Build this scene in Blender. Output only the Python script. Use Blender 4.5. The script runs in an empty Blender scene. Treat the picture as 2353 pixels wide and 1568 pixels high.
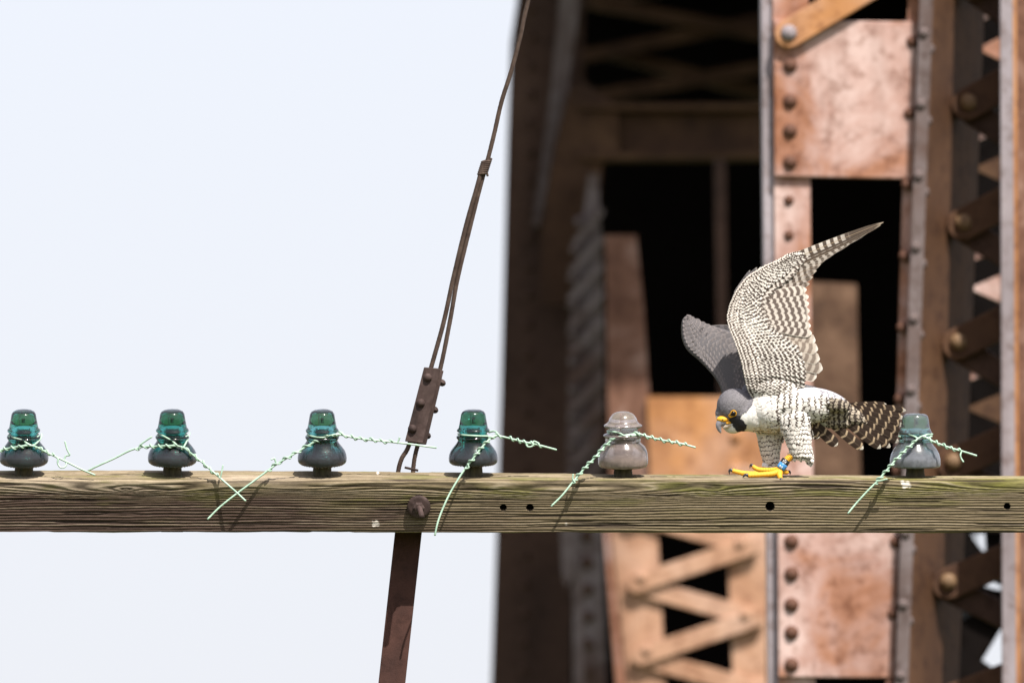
import bpy, bmesh, math, random
import numpy as np
from mathutils import Vector, Matrix, Euler
from mathutils.bvhtree import BVHTree

# ------------------------------------------------------------------ camera, sky, sun, exposure
SC = bpy.context.scene
COL = SC.collection
PITCH = math.radians(5.0)
CAM_Z = 1.7
FRAME_W = 1.835                       # metres across the frame at 40 m
KPX = FRAME_W / 40.0 / 2352.0         # tangent per overview pixel (2352 x 1568)
cam_d = bpy.data.cameras.new('camera')
cam_d.sensor_width = 36.0
cam_d.sensor_fit = 'HORIZONTAL'
cam_d.lens = 36.0 * 40.0 / FRAME_W
cam_d.clip_start = 0.5
cam_d.clip_end = 20000
cam_d.dof.use_dof = True
cam_d.dof.focus_distance = 40.13
cam_d.dof.aperture_fstop = 14.0
cam = bpy.data.objects.new('camera', cam_d)
COL.objects.link(cam)
cam.location = (0, 0, CAM_Z)
cam.rotation_euler = (math.radians(90) + PITCH, 0, 0)
SC.camera = cam

SUN_EL, SUN_AZ = math.radians(57), math.radians(27)     # azimuth: to the right of the camera's back
sun_vec = Vector((math.sin(SUN_AZ) * math.cos(SUN_EL), -math.cos(SUN_AZ) * math.cos(SUN_EL), math.sin(SUN_EL)))
W = bpy.data.worlds.new('World')
SC.world = W
W.use_nodes = True
nt = W.node_tree
bg = nt.nodes['Background']
sky = nt.nodes.new('ShaderNodeTexSky')
sky.sky_type = 'NISHITA'
sky.sun_disc = False
sky.sun_elevation = SUN_EL
sky.sun_rotation = math.atan2(sun_vec.x, sun_vec.y)
sky.altitude = 50
sky.air_density = 1.0
sky.dust_density = 3.5
sky.ozone_density = 1.0
veil = nt.nodes.new('ShaderNodeMix'); veil.data_type = 'RGBA'       # thin high cloud over the whole sky
veil.inputs[0].default_value = 0.62
veil.inputs[7].default_value = (5.35, 5.25, 5.7, 1)
nt.links.new(sky.outputs[0], veil.inputs[6])
nt.links.new(veil.outputs[2], bg.inputs[0])
bg.inputs[1].default_value = 0.1
sun_d = bpy.data.lights.new('sun', 'SUN')
sun_d.energy = 4.0
sun_d.angle = math.radians(0.53)
sun_d.color = (1.0, 0.95, 0.87)
sun = bpy.data.objects.new('sun', sun_d)
COL.objects.link(sun)
sun.location = (10, -10, 30)
sun.rotation_euler = (-sun_vec).to_track_quat('-Z', 'Y').to_euler()
SC.view_settings.view_transform = 'Standard'
SC.view_settings.look = 'None'
SC.view_settings.exposure = 1.0
SC.view_settings.gamma = 1.0
SC.cycles.use_denoising = True
SC.cycles.max_bounces = 12
SC.cycles.transmission_bounces = 10
SC.cycles.caustics_refractive = False
SC.cycles.caustics_reflective = False

# ------------------------------------------------------------------ picture geometry
RX = Vector((1, 0, 0))
FW = Vector((0, math.cos(PITCH), math.sin(PITCH)))
UP = Vector((0, -math.sin(PITCH), math.cos(PITCH)))
CAM = Vector((0, 0, CAM_Z))
def P(u, v, Y):
    """overview pixel -> point on the vertical plane at distance Y"""
    d = FW + RX * ((u - 1176) * KPX) + UP * ((784 - v) * KPX)
    return CAM + d * (Y / d.y)
SV = KPX * 40.0 / math.cos(PITCH)      # metres per pixel at the crossarm
def Q(u, v, d=0.0):
    """point near the crossarm, d pixels in front of its centre plane"""
    return P(u, v, 40.0 - d * SV)
def px_at(Y):
    return KPX * Y / math.cos(PITCH)

rng = np.random.default_rng(7)
random.seed(7)

# ------------------------------------------------------------------ helpers
ORIG = {}
def tag(o, label=None, cat=None, group=None, kind=None):
    if label: o['label'] = label
    if cat: o['category'] = cat
    if group: o['group'] = group
    if kind: o['kind'] = kind
    return o
def thing(name, loc, label, cat, group=None):
    o = bpy.data.objects.new(name, None)
    o.empty_display_size = 0.05
    COL.objects.link(o)
    o.location = loc
    ORIG[o.name] = Vector(loc)
    tag(o, label, cat, group)
    return o
def new_mesh(name, verts, faces, mat, smooth=False):
    me = bpy.data.meshes.new(name)
    me.from_pydata([tuple(v) for v in verts], [], [tuple(f) for f in faces])
    if mat is not None:
        for m in (mat if isinstance(mat, (list, tuple)) else [mat]):
            me.materials.append(m)
    if smooth:
        me.polygons.foreach_set('use_smooth', [True] * len(me.polygons))
    me.update()
    return me
def obj(name, verts, faces, mat, parent=None, smooth=False, root=None):
    """verts in world space; root = the top-level Empty whose origin they are stored against"""
    r = root or parent
    o0 = ORIG.get(r.name, Vector((0, 0, 0))) if r else Vector((0, 0, 0))
    vs = np.asarray([tuple(v) for v in verts], dtype=float) - np.array(o0)[None, :]
    me = new_mesh(name, vs, faces, mat, smooth)
    o = bpy.data.objects.new(name, me)
    COL.objects.link(o)
    if parent:
        o.parent = parent
    return o
def catmull(pts, n=8):
    pts = [np.array(p, float) for p in pts]
    if len(pts) < 3:
        return [pts[0] + (pts[-1] - pts[0]) * t for t in np.linspace(0, 1, n + 1)]
    ext = [2 * pts[0] - pts[1]] + pts + [2 * pts[-1] - pts[-2]]
    out = []
    for i in range(1, len(ext) - 2):
        p0, p1, p2, p3 = ext[i - 1], ext[i], ext[i + 1], ext[i + 2]
        for t in np.linspace(0, 1, n, endpoint=False):
            out.append(0.5 * (2 * p1 + (p2 - p0) * t + (2 * p0 - 5 * p1 + 4 * p2 - p3) * t * t + (3 * p1 - p0 - 3 * p2 + p3) * t ** 3))
    out.append(pts[-1])
    return out
def frames(pts):
    pts = np.array(pts, float)
    tan = np.gradient(pts, axis=0)
    tan /= np.linalg.norm(tan, axis=1)[:, None] + 1e-12
    n = np.zeros_like(pts); b = np.zeros_like(pts)
    a = np.array([0, 0, 1.0]) if abs(tan[0][2]) < 0.9 else np.array([1.0, 0, 0])
    cur = np.cross(tan[0], a); cur /= np.linalg.norm(cur)
    for i in range(len(pts)):
        cur = cur - tan[i] * np.dot(cur, tan[i]); cur /= np.linalg.norm(cur) + 1e-12
        n[i] = cur; b[i] = np.cross(tan[i], cur)
    return pts, tan, n, b
def tube(pts, rad, sides=8):
    pts, tan, n, b = frames(pts)
    N = len(pts)
    rad = np.full(N, rad) if np.isscalar(rad) else np.interp(np.linspace(0, 1, N), np.linspace(0, 1, len(rad)), rad)
    V = []; F = []
    for i in range(N):
        for k in range(sides):
            a = 2 * math.pi * k / sides
            V.append(pts[i] + rad[i] * (math.cos(a) * n[i] + math.sin(a) * b[i]))
    for i in range(N - 1):
        for k in range(sides):
            k2 = (k + 1) % sides
            F.append((i * sides + k, i * sides + k2, (i + 1) * sides + k2, (i + 1) * sides + k))
    V.append(pts[0] - tan[0] * rad[0] * 0.4); V.append(pts[-1] + tan[-1] * rad[-1] * 0.4)
    for k in range(sides):
        k2 = (k + 1) % sides
        F.append((N * sides, k2, k)); F.append((N * sides + 1, (N - 1) * sides + k, (N - 1) * sides + k2))
    return V, F
def merge(parts):
    V = []; F = []
    for v, f in parts:
        o = len(V); V.extend(v); F.extend([tuple(i + o for i in q) for q in f])
    return V, F
def lathe(prof, sides=48):
    """profile [(r, z)] about local z; closed with poles where r == 0"""
    V = []; F = []; rings = []
    for r, z in prof:
        if r < 1e-9:
            rings.append([len(V)]); V.append((0, 0, z))
        else:
            rings.append(list(range(len(V), len(V) + sides)))
            for k in range(sides):
                a = 2 * math.pi * k / sides
                V.append((r * math.cos(a), r * math.sin(a), z))
    for i in range(len(rings) - 1):
        a, b = rings[i], rings[i + 1]
        for k in range(sides):
            k2 = (k + 1) % sides
            if len(a) == 1 and len(b) == 1: continue
            if len(a) == 1: F.append((a[0], b[k2], b[k]))
            elif len(b) == 1: F.append((a[k], a[k2], b[0]))
            else: F.append((a[k], a[k2], b[k2], b[k]))
    return V, F
def prism(pts, Y, th, Yfun=None):
    """polygon in overview pixels on the plane at distance Y, extruded th metres away from the camera"""
    n = len(pts)
    front = [P(u, v, (Yfun(u, v) if Yfun else Y)) for u, v in pts]
    back = [p + Vector((0, th, 0)) for p in front]
    # orientation: make the front face look at the camera
    area = sum(pts[i][0] * pts[(i + 1) % n][1] - pts[(i + 1) % n][0] * pts[i][1] for i in range(n))
    V = front + back
    idx = list(range(n))
    if area > 0:                      # clockwise on screen (v down) -> reverse
        f0 = idx[::-1]
    else:
        f0 = idx
    F = [tuple(f0), tuple(i + n for i in f0[::-1])]
    for j in range(n):
        a, b = f0[j], f0[(j + 1) % n]
        F.append((b, a, a + n, b + n))
    return V, F
def bevel(o, w, seg=2):
    m = o.modifiers.new('bevel', 'BEVEL'); m.width = w; m.segments = seg; m.limit_method = 'ANGLE'
    return o

# ------------------------------------------------------------------ numpy noise
def vnoise(x, y, seed):
    r = np.random.default_rng(seed).random((256, 256))
    xi = np.floor(x).astype(int); yi = np.floor(y).astype(int)
    fx = x - xi; fy = y - yi
    fx = fx * fx * (3 - 2 * fx); fy = fy * fy * (3 - 2 * fy)
    g = lambda a, b: r[a % 256, b % 256]
    return (g(xi, yi) * (1 - fx) + g(xi + 1, yi) * fx) * (1 - fy) + (g(xi, yi + 1) * (1 - fx) + g(xi + 1, yi + 1) * fx) * fy
def fbm(x, y, seed, o=4):
    s = 0; a = 0.5; t = 0
    for i in range(o):
        s = s + a * vnoise(x * 2 ** i, y * 2 ** i, seed + i); t += a; a *= 0.5
    return s / t

# ------------------------------------------------------------------ materials
def material(name):
    m = bpy.data.materials.new(name); m.use_nodes = True
    t = m.node_tree
    return m, t, t.nodes['Principled BSDF']
def ramp(t, stops, fac):
    n = t.nodes.new('ShaderNodeValToRGB')
    e = n.color_ramp.elements
    while len(e) > 1: e.remove(e[-1])
    e[0].position = stops[0][0]; e[0].color = (*stops[0][1], 1)
    for p, c in stops[1:]:
        q = e.new(p); q.color = (*c, 1)
    t.links.new(fac, n.inputs[0])
    return n.outputs[0]
def noise(t, scale, detail=5, rough=0.6, vec=None, dist=0.0):
    n = t.nodes.new('ShaderNodeTexNoise')
    n.inputs['Scale'].default_value = scale; n.inputs['Detail'].default_value = detail
    n.inputs['Roughness'].default_value = rough; n.inputs['Distortion'].default_value = dist
    if vec is not None: t.links.new(vec, n.inputs['Vector'])
    return n.outputs['Fac']
def objcoord(t, scale=(1, 1, 1)):
    c = t.nodes.new('ShaderNodeTexCoord'); m = t.nodes.new('ShaderNodeMapping')
    m.inputs['Scale'].default_value = scale
    t.links.new(c.outputs['Object'], m.inputs['Vector'])
    return m.outputs[0]
def mixc(t, fac, a, b, mode='MIX'):
    n = t.nodes.new('ShaderNodeMix'); n.data_type = 'RGBA'; n.blend_type = mode
    for sock, val in ((n.inputs[0], fac), (n.inputs[6], a), (n.inputs[7], b)):
        if isinstance(val, (int, float)): sock.default_value = val
        elif isinstance(val, tuple): sock.default_value = (*val, 1)
        else: t.links.new(val, sock)
    return n.outputs[2]
def math_n(t, op, a, b=None, c=None):
    n = t.nodes.new('ShaderNodeMath'); n.operation = op
    for i, val in enumerate((a, b, c)):
        if val is None: continue
        if isinstance(val, (int, float)): n.inputs[i].default_value = val
        else: t.links.new(val, n.inputs[i])
    return n.outputs[0]
def bump(t, bs, h, strength=0.3, dist=0.002):
    n = t.nodes.new('ShaderNodeBump'); n.inputs['Strength'].default_value = strength
    n.inputs['Distance'].default_value = dist
    t.links.new(h, n.inputs['Height']); t.links.new(n.outputs[0], bs.inputs['Normal'])
def steel(name, stops, scale=2.5, rough=0.75, streak=True, bstr=0.25):
    m, t, bs = material(name)
    co = objcoord(t)
    n1 = noise(t, scale, 6, 0.62, co, 0.6)
    col = ramp(t, stops, n1)
    if streak:
        n2 = noise(t, 6, 5, 0.6, objcoord(t, (1, 1, 0.12)), 0.2)
        k = ramp(t, [(0.36, (0.42, 0.33, 0.28)), (0.56, (1, 1, 1))], n2)
        col = mixc(t, 0.55, col, k, 'MULTIPLY')
    n3 = noise(t, 26, 6, 0.72, co)
    k3 = ramp(t, [(0.36, (0.45, 0.34, 0.28)), (0.50, (1, 1, 1))], n3)
    col = mixc(t, 0.7, col, k3, 'MULTIPLY')
    t.links.new(col, bs.inputs['Base Color'])
    bs.inputs['Roughness'].default_value = rough
    bs.inputs['Specular IOR Level'].default_value = 0.3
    bump(t, bs, noise(t, 30, 6, 0.7, co), bstr, 0.004)
    return m
M_FADED = steel('faded_red_steel', [(0.34, (0.24, 0.095, 0.045)), (0.43, (0.34, 0.165, 0.105)), (0.51, (0.40, 0.245, 0.205)), (0.62, (0.53, 0.385, 0.35))], 4.0)
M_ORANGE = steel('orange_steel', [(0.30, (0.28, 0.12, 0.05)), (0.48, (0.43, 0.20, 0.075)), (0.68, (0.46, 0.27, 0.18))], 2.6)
M_TAN = steel('tan_steel', [(0.30, (0.30, 0.15, 0.08)), (0.5, (0.41, 0.24, 0.155)), (0.7, (0.46, 0.31, 0.235))], 3.0)
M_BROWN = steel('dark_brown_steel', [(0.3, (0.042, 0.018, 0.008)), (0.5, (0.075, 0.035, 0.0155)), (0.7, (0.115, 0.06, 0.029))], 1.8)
M_DARK = steel('deep_brown_steel', [(0.3, (0.04, 0.020, 0.013)), (0.55, (0.072, 0.037, 0.024)), (0.8, (0.11, 0.062, 0.044))], 1.6)  # deep brown mottled base colour
M_SLAT = steel('slate_steel', [(0.3, (0.15, 0.13, 0.14)), (0.7, (0.22, 0.195, 0.21))], 4.0)
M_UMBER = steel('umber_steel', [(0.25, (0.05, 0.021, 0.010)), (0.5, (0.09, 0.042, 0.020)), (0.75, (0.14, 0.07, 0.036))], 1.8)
M_OXIDE = steel('dark_oxide_steel', [(0.3, (0.09, 0.038, 0.022)), (0.5, (0.16, 0.078, 0.05)), (0.66, (0.26, 0.16, 0.125))], 7.0)  # angle face's own red-brown; on the inner column it stands for shade
M_OCHRE = steel('ochre_rivet', [(0.3, (0.13, 0.075, 0.035)), (0.7, (0.24, 0.15, 0.085))], 6, 0.6, False)  # lighter rivet colour that stands in for light on the heads
M_RUST = steel('rust_rivet', [(0.3, (0.07, 0.028, 0.016)), (0.7, (0.15, 0.07, 0.045))], 20, 0.7, False)
M_REAR = steel('rear_steel', [(0.36, (0.03, 0.015, 0.009)), (0.5, (0.085, 0.044, 0.024)), (0.64, (0.18, 0.105, 0.065))], 3.5)  # dark albedo takes the place of shade on the rear plate
M_GREYD = steel('dim_grey_steel', [(0.34, (0.085, 0.050, 0.040)), (0.5, (0.135, 0.105, 0.102)), (0.66, (0.19, 0.16, 0.163))], 4.0)  # on the left leg strips this grey stands in for sky light
M_GREY = steel('sky_lit_grey_steel', [(0.25, (0.20, 0.17, 0.18)), (0.55, (0.30, 0.265, 0.285)), (0.8, (0.38, 0.34, 0.36))], 4.0)  # sky light on the edge strips is put into this lavender
M_SHADE_BLACK = steel('shade_black_plate', [(0.3, (0.0035, 0.003, 0.003)), (0.7, (0.008, 0.006, 0.0055))], 1.0, 0.9, False)  # near-black stands in for the shade inside the bridge
M_BRACE = steel('red_brown_bar', [(0.25, (0.042, 0.017, 0.013)), (0.5, (0.066, 0.027, 0.020)), (0.75, (0.095, 0.043, 0.033))], 14, 0.8)
M_IRON = steel('rusted_iron', [(0.3, (0.024, 0.014, 0.012)), (0.5, (0.05, 0.030, 0.026)), (0.7, (0.10, 0.068, 0.062))], 22, 0.75)
M_CABLE = steel('rusted_cable', [(0.3, (0.035, 0.021, 0.016)), (0.6, (0.075, 0.049, 0.037)), (0.8, (0.13, 0.095, 0.075))], 60, 0.8, False)

M_SHADE_BLACK.node_tree.nodes['Principled BSDF'].inputs['Specular IOR Level'].default_value = 0.03
m, t, bs = material('ground_grass')
co = objcoord(t)
t.links.new(ramp(t, [(0.3, (0.035, 0.05, 0.015)), (0.6, (0.08, 0.09, 0.035)), (0.8, (0.16, 0.13, 0.08))], noise(t, 0.6, 8, 0.7, co)), bs.inputs['Base Color'])
bs.inputs['Roughness'].default_value = 0.95
M_GROUND = m

# ------------------------------------------------------------------ ground
g = obj('ground', [(-6000, -3000, 0), (6000, -3000, 0), (6000, 9000, 0), (-6000, 9000, 0)], [(0, 1, 2, 3)], M_GROUND)
tag(g, kind='structure')

# ================================================================== steel bridge
bridge = thing('steel_bridge', (0.2, 54.0, 0.0), 'blurred rusty riveted steel bridge tower standing behind the crossarm', 'bridge')
V_GND = 7000
def bpart(name, pts, Y, th, mat, parent=None, Yfun=None, bev=0.0):
    v, f = prism(pts, Y, th, Yfun)
    o = obj(name, v, f, mat, parent or bridge, root=bridge)
    if bev: bevel(o, bev)
    return o
# one rivet mesh, shared
rv, rf = lathe([(0, 0.62), (0.45, 0.55), (0.8, 0.30), (1.0, 0.0), (1.0, -0.1)], 14)
def rivet_mesh(name, mat):
    me = new_mesh(name, rv, rf, mat, True)
    return me
ME_RIV = {}
def rivet(u, v, Y, r_px, mat, parent, normal=(0, -1, 0)):
    if mat.name not in ME_RIV: ME_RIV[mat.name] = rivet_mesh('rivet', mat)
    o = bpy.data.objects.new('rivet', ME_RIV[mat.name])
    COL.objects.link(o)
    o.parent = parent
    o.location = P(u, v, Y) - ORIG[bridge.name]
    s = r_px * px_at(Y)
    o.scale = (s, s, s)
    o.rotation_euler = Vector(normal).to_track_quat('Z', 'Y').to_euler()
    return o

def lean(u0, u1):       # linear edge through (u0, v=0) and (u1, v=1568)
    return lambda v: u0 + (u1 - u0) * v / 1568.0
def strip(ua, ub, va, vb):
    return [(ua(va), va), (ub(va), va), (ub(vb), vb), (ua(vb), vb)]
VT = -1000

# ---- A. front riveted column (lit)
YA = 50.0
aL = lean(1749, 1766); aI = lean(1775, 1788); aF = lean(1857, 1872); aR = lean(2112, 2056); aR2 = lean(2143, 2086)
column = bpart('riveted_column', strip(aI, aF, VT, V_GND), YA, 0.02, M_FADED)
bpart('column_edge', strip(aL, aI, VT, V_GND), YA + 0.012, 0.35, M_GREY, column)
bpart('right_flange', strip(lean(2086, 2040), aR, VT, V_GND), YA, 0.02, M_FADED, column)
bpart('flange_edge', strip(lean(2112.6, 2056.6), aR2, VT, V_GND), YA - 0.05, 0.30, M_GREYD, column)
up_plate = bpart('batten_plate', [(1777, 46), (2107, 50), (2096, 411), (1779, 405)], YA - 0.014, 0.013, M_FADED, column, bev=0.003)
lo_plate = bpart('batten_plate', [(1786, 1150), (2066, 1150), (2053, 1556), (1788, 1554)], YA - 0.014, 0.013, M_FADED, column, bev=0.003)
lo_mid = bpart('batten_plate', [(1786, 1700), (2062, 1700), (2050, 2060), (1788, 2060)], YA - 0.014, 0.013, M_FADED, column, bev=0.003)
def bar_pts(p0, p1, w, ext=0.0):
    p0 = np.array(p0, float); p1 = np.array(p1, float)
    d = (p1 - p0) / np.linalg.norm(p1 - p0); n = np.array([-d[1], d[0]]) * w / 2
    pts = []
    for a in np.linspace(math.pi / 2, 3 * math.pi / 2, 7):     # rounded end at p0
        pts.append(tuple(p0 + n * math.sin(a) + d * (w / 2) * math.cos(a)))
    for a in np.linspace(-math.pi / 2, math.pi / 2, 7):
        pts.append(tuple(p1 + n * math.sin(a) + d * (w / 2) * math.cos(a)))
    return pts
bpart('lacing_bar', bar_pts((1812, 78), (2118, -105), 66), YA - 0.034, 0.016, M_ORANGE, column, bev=0.003)
bpart('lacing_bar', bar_pts((2118, -105), (1812, -290), 66), YA - 0.052, 0.016, M_ORANGE, column, bev=0.003)
for v in (150, 232, 300, 372):
    rivet(1815, v, YA - 0.016, 17, M_RUST, column)
rivet(1812, 76, YA - 0.036, 19, M_GREY, column)
for v in (460, 540, 620):
    rivet(1812, v, YA - 0.001, 12, M_RUST, column)
for v in (1174, 1243, 1317, 1388, 1452, 1526):
    rivet(1818, v, YA - 0.016, 17, M_RUST, column)
for i, v in enumerate(range(-88, 1700, 164)):
    rivet(lean(2124, 2068)(v), v, YA - 0.05, 13, M_GREYD, column)
    rivet(lean(2143, 2086)(v + 38), v + 38, YA + 0.02, 13, M_GREYD, column, (1, 0, 0))
    rivet(lean(2098, 2046)(v + 20), v + 20, YA - 0.015, 14, M_RUST, column)
# rear plate of the column, glimpsed through its window
bpart('rear_plate', [(1850, 645), (1968, 652), (1985, 1500), (1850, 1500)], 58.5, 0.03, M_REAR, column)

# ---- B. side column reaching towards the camera, with lacing, shaded by the widened angle face
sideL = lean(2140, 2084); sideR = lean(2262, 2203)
def yside(u, v):
    f = (u - sideL(v)) / (sideR(v) - sideL(v))
    return 50.04 + 0.26 * f
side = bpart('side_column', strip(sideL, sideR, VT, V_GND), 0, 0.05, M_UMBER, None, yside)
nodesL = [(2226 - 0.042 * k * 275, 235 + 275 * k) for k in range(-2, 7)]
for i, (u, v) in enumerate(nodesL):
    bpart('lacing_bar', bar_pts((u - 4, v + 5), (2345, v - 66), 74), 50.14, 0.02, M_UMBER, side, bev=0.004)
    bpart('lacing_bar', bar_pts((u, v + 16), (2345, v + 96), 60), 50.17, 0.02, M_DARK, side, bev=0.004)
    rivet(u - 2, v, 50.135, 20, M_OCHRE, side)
# the far side of the same column: added black sheets for the unlit interior, sunlit lacing inside it
for k in range(-2, 5):
    v = 112 + 275 * k
    if k <= 3:
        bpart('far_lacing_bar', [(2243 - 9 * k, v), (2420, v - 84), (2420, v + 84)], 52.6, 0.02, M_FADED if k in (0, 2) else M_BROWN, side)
    vv = 300 + 275 * k
    if k <= 3:
        bpart('far_lacing_bar', [(2235 - 9 * k, vv - 22), (2297 - 6 * k, vv + 4), (2235 - 9 * k, vv + 26)], 52.7, 0.02, M_FADED, side)
web_u = 2225
bpart('shade_panel', [(web_u, 46), (2300, 20), (2420, 20), (2420, 1222), (2150, 1222), (2150, 700)], 53.6, 0.03, M_SHADE_BLACK, side)
bpart('shade_panel', [(2150, 1223), (2225, 1222), (2262, 1270), (2222, 1277), (2150, 1277)], 53.6, 0.03, M_SHADE_BLACK, side)
bpart('shade_panel', [(2262, 1222), (2420, 1222), (2420, 1360), (2320, 1348), (2292, 1340), (2235, 1300), (2225, 1280), (2264, 1268)], 53.62, 0.03, M_SHADE_BLACK, side)
bpart('shade_panel', [(2150, 1302), (2232, 1302), (2262, 1345), (2285, 1352), (2420, 1362), (2420, 1440), (2296, 1440), (2236, 1410), (2205, 1386), (2150, 1386)], 53.64, 0.03, M_SHADE_BLACK, side)
bpart('shade_panel', [(2150, 1424), (2205, 1424), (2240, 1408), (2300, 1442), (2256, 1515), (2280, 1532), (2420, 1532), (2420, 2300), (2150, 2300)], 53.66, 0.03, M_SHADE_BLACK, side)
front_angle = bpart('front_angle', strip(lean(2298, 2303), lean(2326, 2334), -2200, V_GND), 49.95, 0.09, M_GREY, side)
angle_face = bpart('angle_face', strip(lean(2335.4, 2343.4), lean(2780, 2790), -2200, V_GND), 50.0, 0.03, M_OXIDE, side)  # widened out of frame to throw shade on the side column
bpart('angle_lip', strip(lean(2326.4, 2334.4), lean(2335, 2343), -2200, V_GND), 49.97, 0.06, M_ORANGE, side)  # orange strip paints in the angle's lit edge

# ---- D. far left leg (shaded by the slab added overhead)
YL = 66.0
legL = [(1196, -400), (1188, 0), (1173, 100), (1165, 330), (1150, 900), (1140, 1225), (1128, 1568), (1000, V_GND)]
legR = [(1180, V_GND), (1310, 1568), (1315, 1225), (1312, 900), (1318, 560), (1330, 330), (1345, 0), (1350, -400)]
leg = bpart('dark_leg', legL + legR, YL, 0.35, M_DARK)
for v in list(range(20, 1600, 66)):
    rivet(1220 - 0.010 * v, v, YL, 12, M_DARK, leg)
bpart('leg_flange', [(1290, -60), (1340, -60), (1306, 200), (1273, 335), (1240, 520), (1222, 520), (1248, 335), (1266, 200)], YL - 0.10, 0.09, M_GREYD, leg)
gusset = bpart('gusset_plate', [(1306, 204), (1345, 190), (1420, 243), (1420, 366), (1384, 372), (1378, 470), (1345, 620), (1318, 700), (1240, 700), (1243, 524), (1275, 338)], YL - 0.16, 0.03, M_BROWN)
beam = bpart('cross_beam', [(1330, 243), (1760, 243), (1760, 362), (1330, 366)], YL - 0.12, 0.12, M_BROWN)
bpart('beam_flange', [(1330, 352), (1760, 347), (1760, 363), (1330, 367.5)], YL - 0.19, 0.08, M_BROWN, beam)
bpart('beam_flange', [(1330, 238), (1760, 238), (1760, 252), (1330, 252)], YL - 0.19, 0.08, M_BROWN, beam)
# scalloped grey side of the inner leg, with its row of rivets
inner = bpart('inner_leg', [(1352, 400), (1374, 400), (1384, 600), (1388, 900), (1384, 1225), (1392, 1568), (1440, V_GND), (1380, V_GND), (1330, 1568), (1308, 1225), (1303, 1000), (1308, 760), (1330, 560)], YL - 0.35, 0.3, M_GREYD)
for i in range(11):
    v = 520 + 64 * i
    bpart('lacing_bar', bar_pts((1312 + max(0, 600 - v) * 0.15, v + 34), (1380, v - 34), 16), YL - 0.39, 0.03, M_GREYD, inner)
    rivet(1318 + max(0, 620 - v) * 0.15, v - 10, YL - 0.36, 14, M_GREYD, inner)
bpart('flange_edge', [(1286, 1180), (1322, 1180), (1316, 1320), (1300, 1345), (1292, 1320)], YL - 0.62, 0.05, M_GREYD, inner)
bpart('flange_edge', [(1316, 1300), (1340, 1300), (1345, 2000), (1318, 2000)], YL - 0.60, 0.05, M_GREYD, inner)
for i in range(6):
    rivet(1348, 1230 + i * 62, YL - 0.36, 15, M_DARK, inner)
# inner column face, its shade put into a darker steel colour, and its plates
YI = 63.0
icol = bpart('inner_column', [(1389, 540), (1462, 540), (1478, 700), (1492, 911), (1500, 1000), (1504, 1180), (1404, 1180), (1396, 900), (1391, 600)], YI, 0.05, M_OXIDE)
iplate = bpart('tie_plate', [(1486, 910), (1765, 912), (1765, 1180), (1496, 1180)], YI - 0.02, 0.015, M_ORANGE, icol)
for v in (940, 1003, 1074, 1140):
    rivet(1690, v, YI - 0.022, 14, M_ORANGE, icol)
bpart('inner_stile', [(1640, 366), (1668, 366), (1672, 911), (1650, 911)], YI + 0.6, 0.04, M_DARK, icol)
# lattice strut below
YS = 62.0
s_l = [(1397, 1100), (1507, 1100), (1511, 1225), (1529, 1568), (1560, 2300), (1500, 2300), (1440, 1568), (1404, 1225)]
strut = bpart('lattice_strut', s_l, YS, 0.03, M_TAN)
bpart('stile', [(1664, 1100), (1765, 1100), (1761, 1568), (1755, 2300), (1725, 2300), (1684, 1568), (1669, 1225)], YS, 0.03, M_TAN, strut)
bpart('stile_edge', [(1385, 1100), (1396, 1100), (1403, 1225), (1439, 1568), (1499, 2300), (1480, 2300), (1416, 1568), (1388, 1225)], YS + 0.01, 0.25, M_FADED, strut)
nl = [(1463, 1341 + 167 * k) for k in range(-2, 6)]
nr = [(1716, 1258 + 165 * k) for k in range(-2, 6)]
for k in range(-2, 5):
    a = np.array((1460 + 12 * k, 1340 + 166 * k)); b = np.array((1722 + 12 * k, 1254 + 165 * k)); c = np.array((1734 + 12 * k, 1419 + 165 * k))
    if k >= -1:
        bpart('lacing_bar', bar_pts(a, b, 43), YS - 0.03, 0.016, M_TAN, strut, bev=0.003)
        bpart('lacing_bar', bar_pts(a + (4, 4), c, 43), YS - 0.016, 0.014, M_TAN, strut, bev=0.003)
        rivet(a[0] + 14, a[1] - 13, YS - 0.03, 13, M_TAN, strut)
        rivet(b[0] - 23, b[1] - 7, YS - 0.03, 13, M_TAN, strut)
# dark cross bracing high up
xb = None
c2 = lambda x, y: (1137.8 + x * 0.335, y * 0.335)
bracing = bpart('bracing_post', [(1300, -300), (1345, -300), (1340, 250), (1300, 250)], 72.0, 0.05, M_BROWN)
for a, b, w in (((520, 400), (1900, 120), 30), ((700, 20), (1900, 245), 30), ((800, 360), (1900, 660), 30), ((520, 690), (1900, 450), 30),
                ((520, 30), (1900, -220), 30), ((700, -340), (1900, -90), 30)):
    bpart('cross_brace', bar_pts(c2(*a), c2(*b), w), 71.0 + random.random() * 0.3, 0.05, M_BROWN, bracing)
# black plates and overhead slab, added to keep light out behind and above
back_block = bpart('light_block_back', [(1190, -420), (2232, -420), (2196, V_GND), (1170, V_GND)], 79.0, 0.1, M_SHADE_BLACK)  # added so the openings look black
bpart('light_block_baffle', [(1240, -420), (1300, -420), (1300, 1568), (1300, V_GND), (1200, V_GND), (1230, 1568)], 70.0, 0.08, M_SHADE_BLACK, back_block)
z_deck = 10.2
def box(x0, x1, y0, y1, z0, z1):
    V = [(x, y, z) for z in (z0, z1) for y in (y0, y1) for x in (x0, x1)]
    F = [(0, 2, 3, 1), (4, 5, 7, 6), (0, 1, 5, 4), (2, 6, 7, 3), (0, 4, 6, 2), (1, 3, 7, 5)]
    return V, F
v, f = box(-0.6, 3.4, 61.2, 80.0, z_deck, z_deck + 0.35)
shade_deck = obj('shade_deck', v, f, M_DARK, bridge, root=bridge)  # unseen slab, placed so its edge shades the left bridge
wv = []
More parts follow.
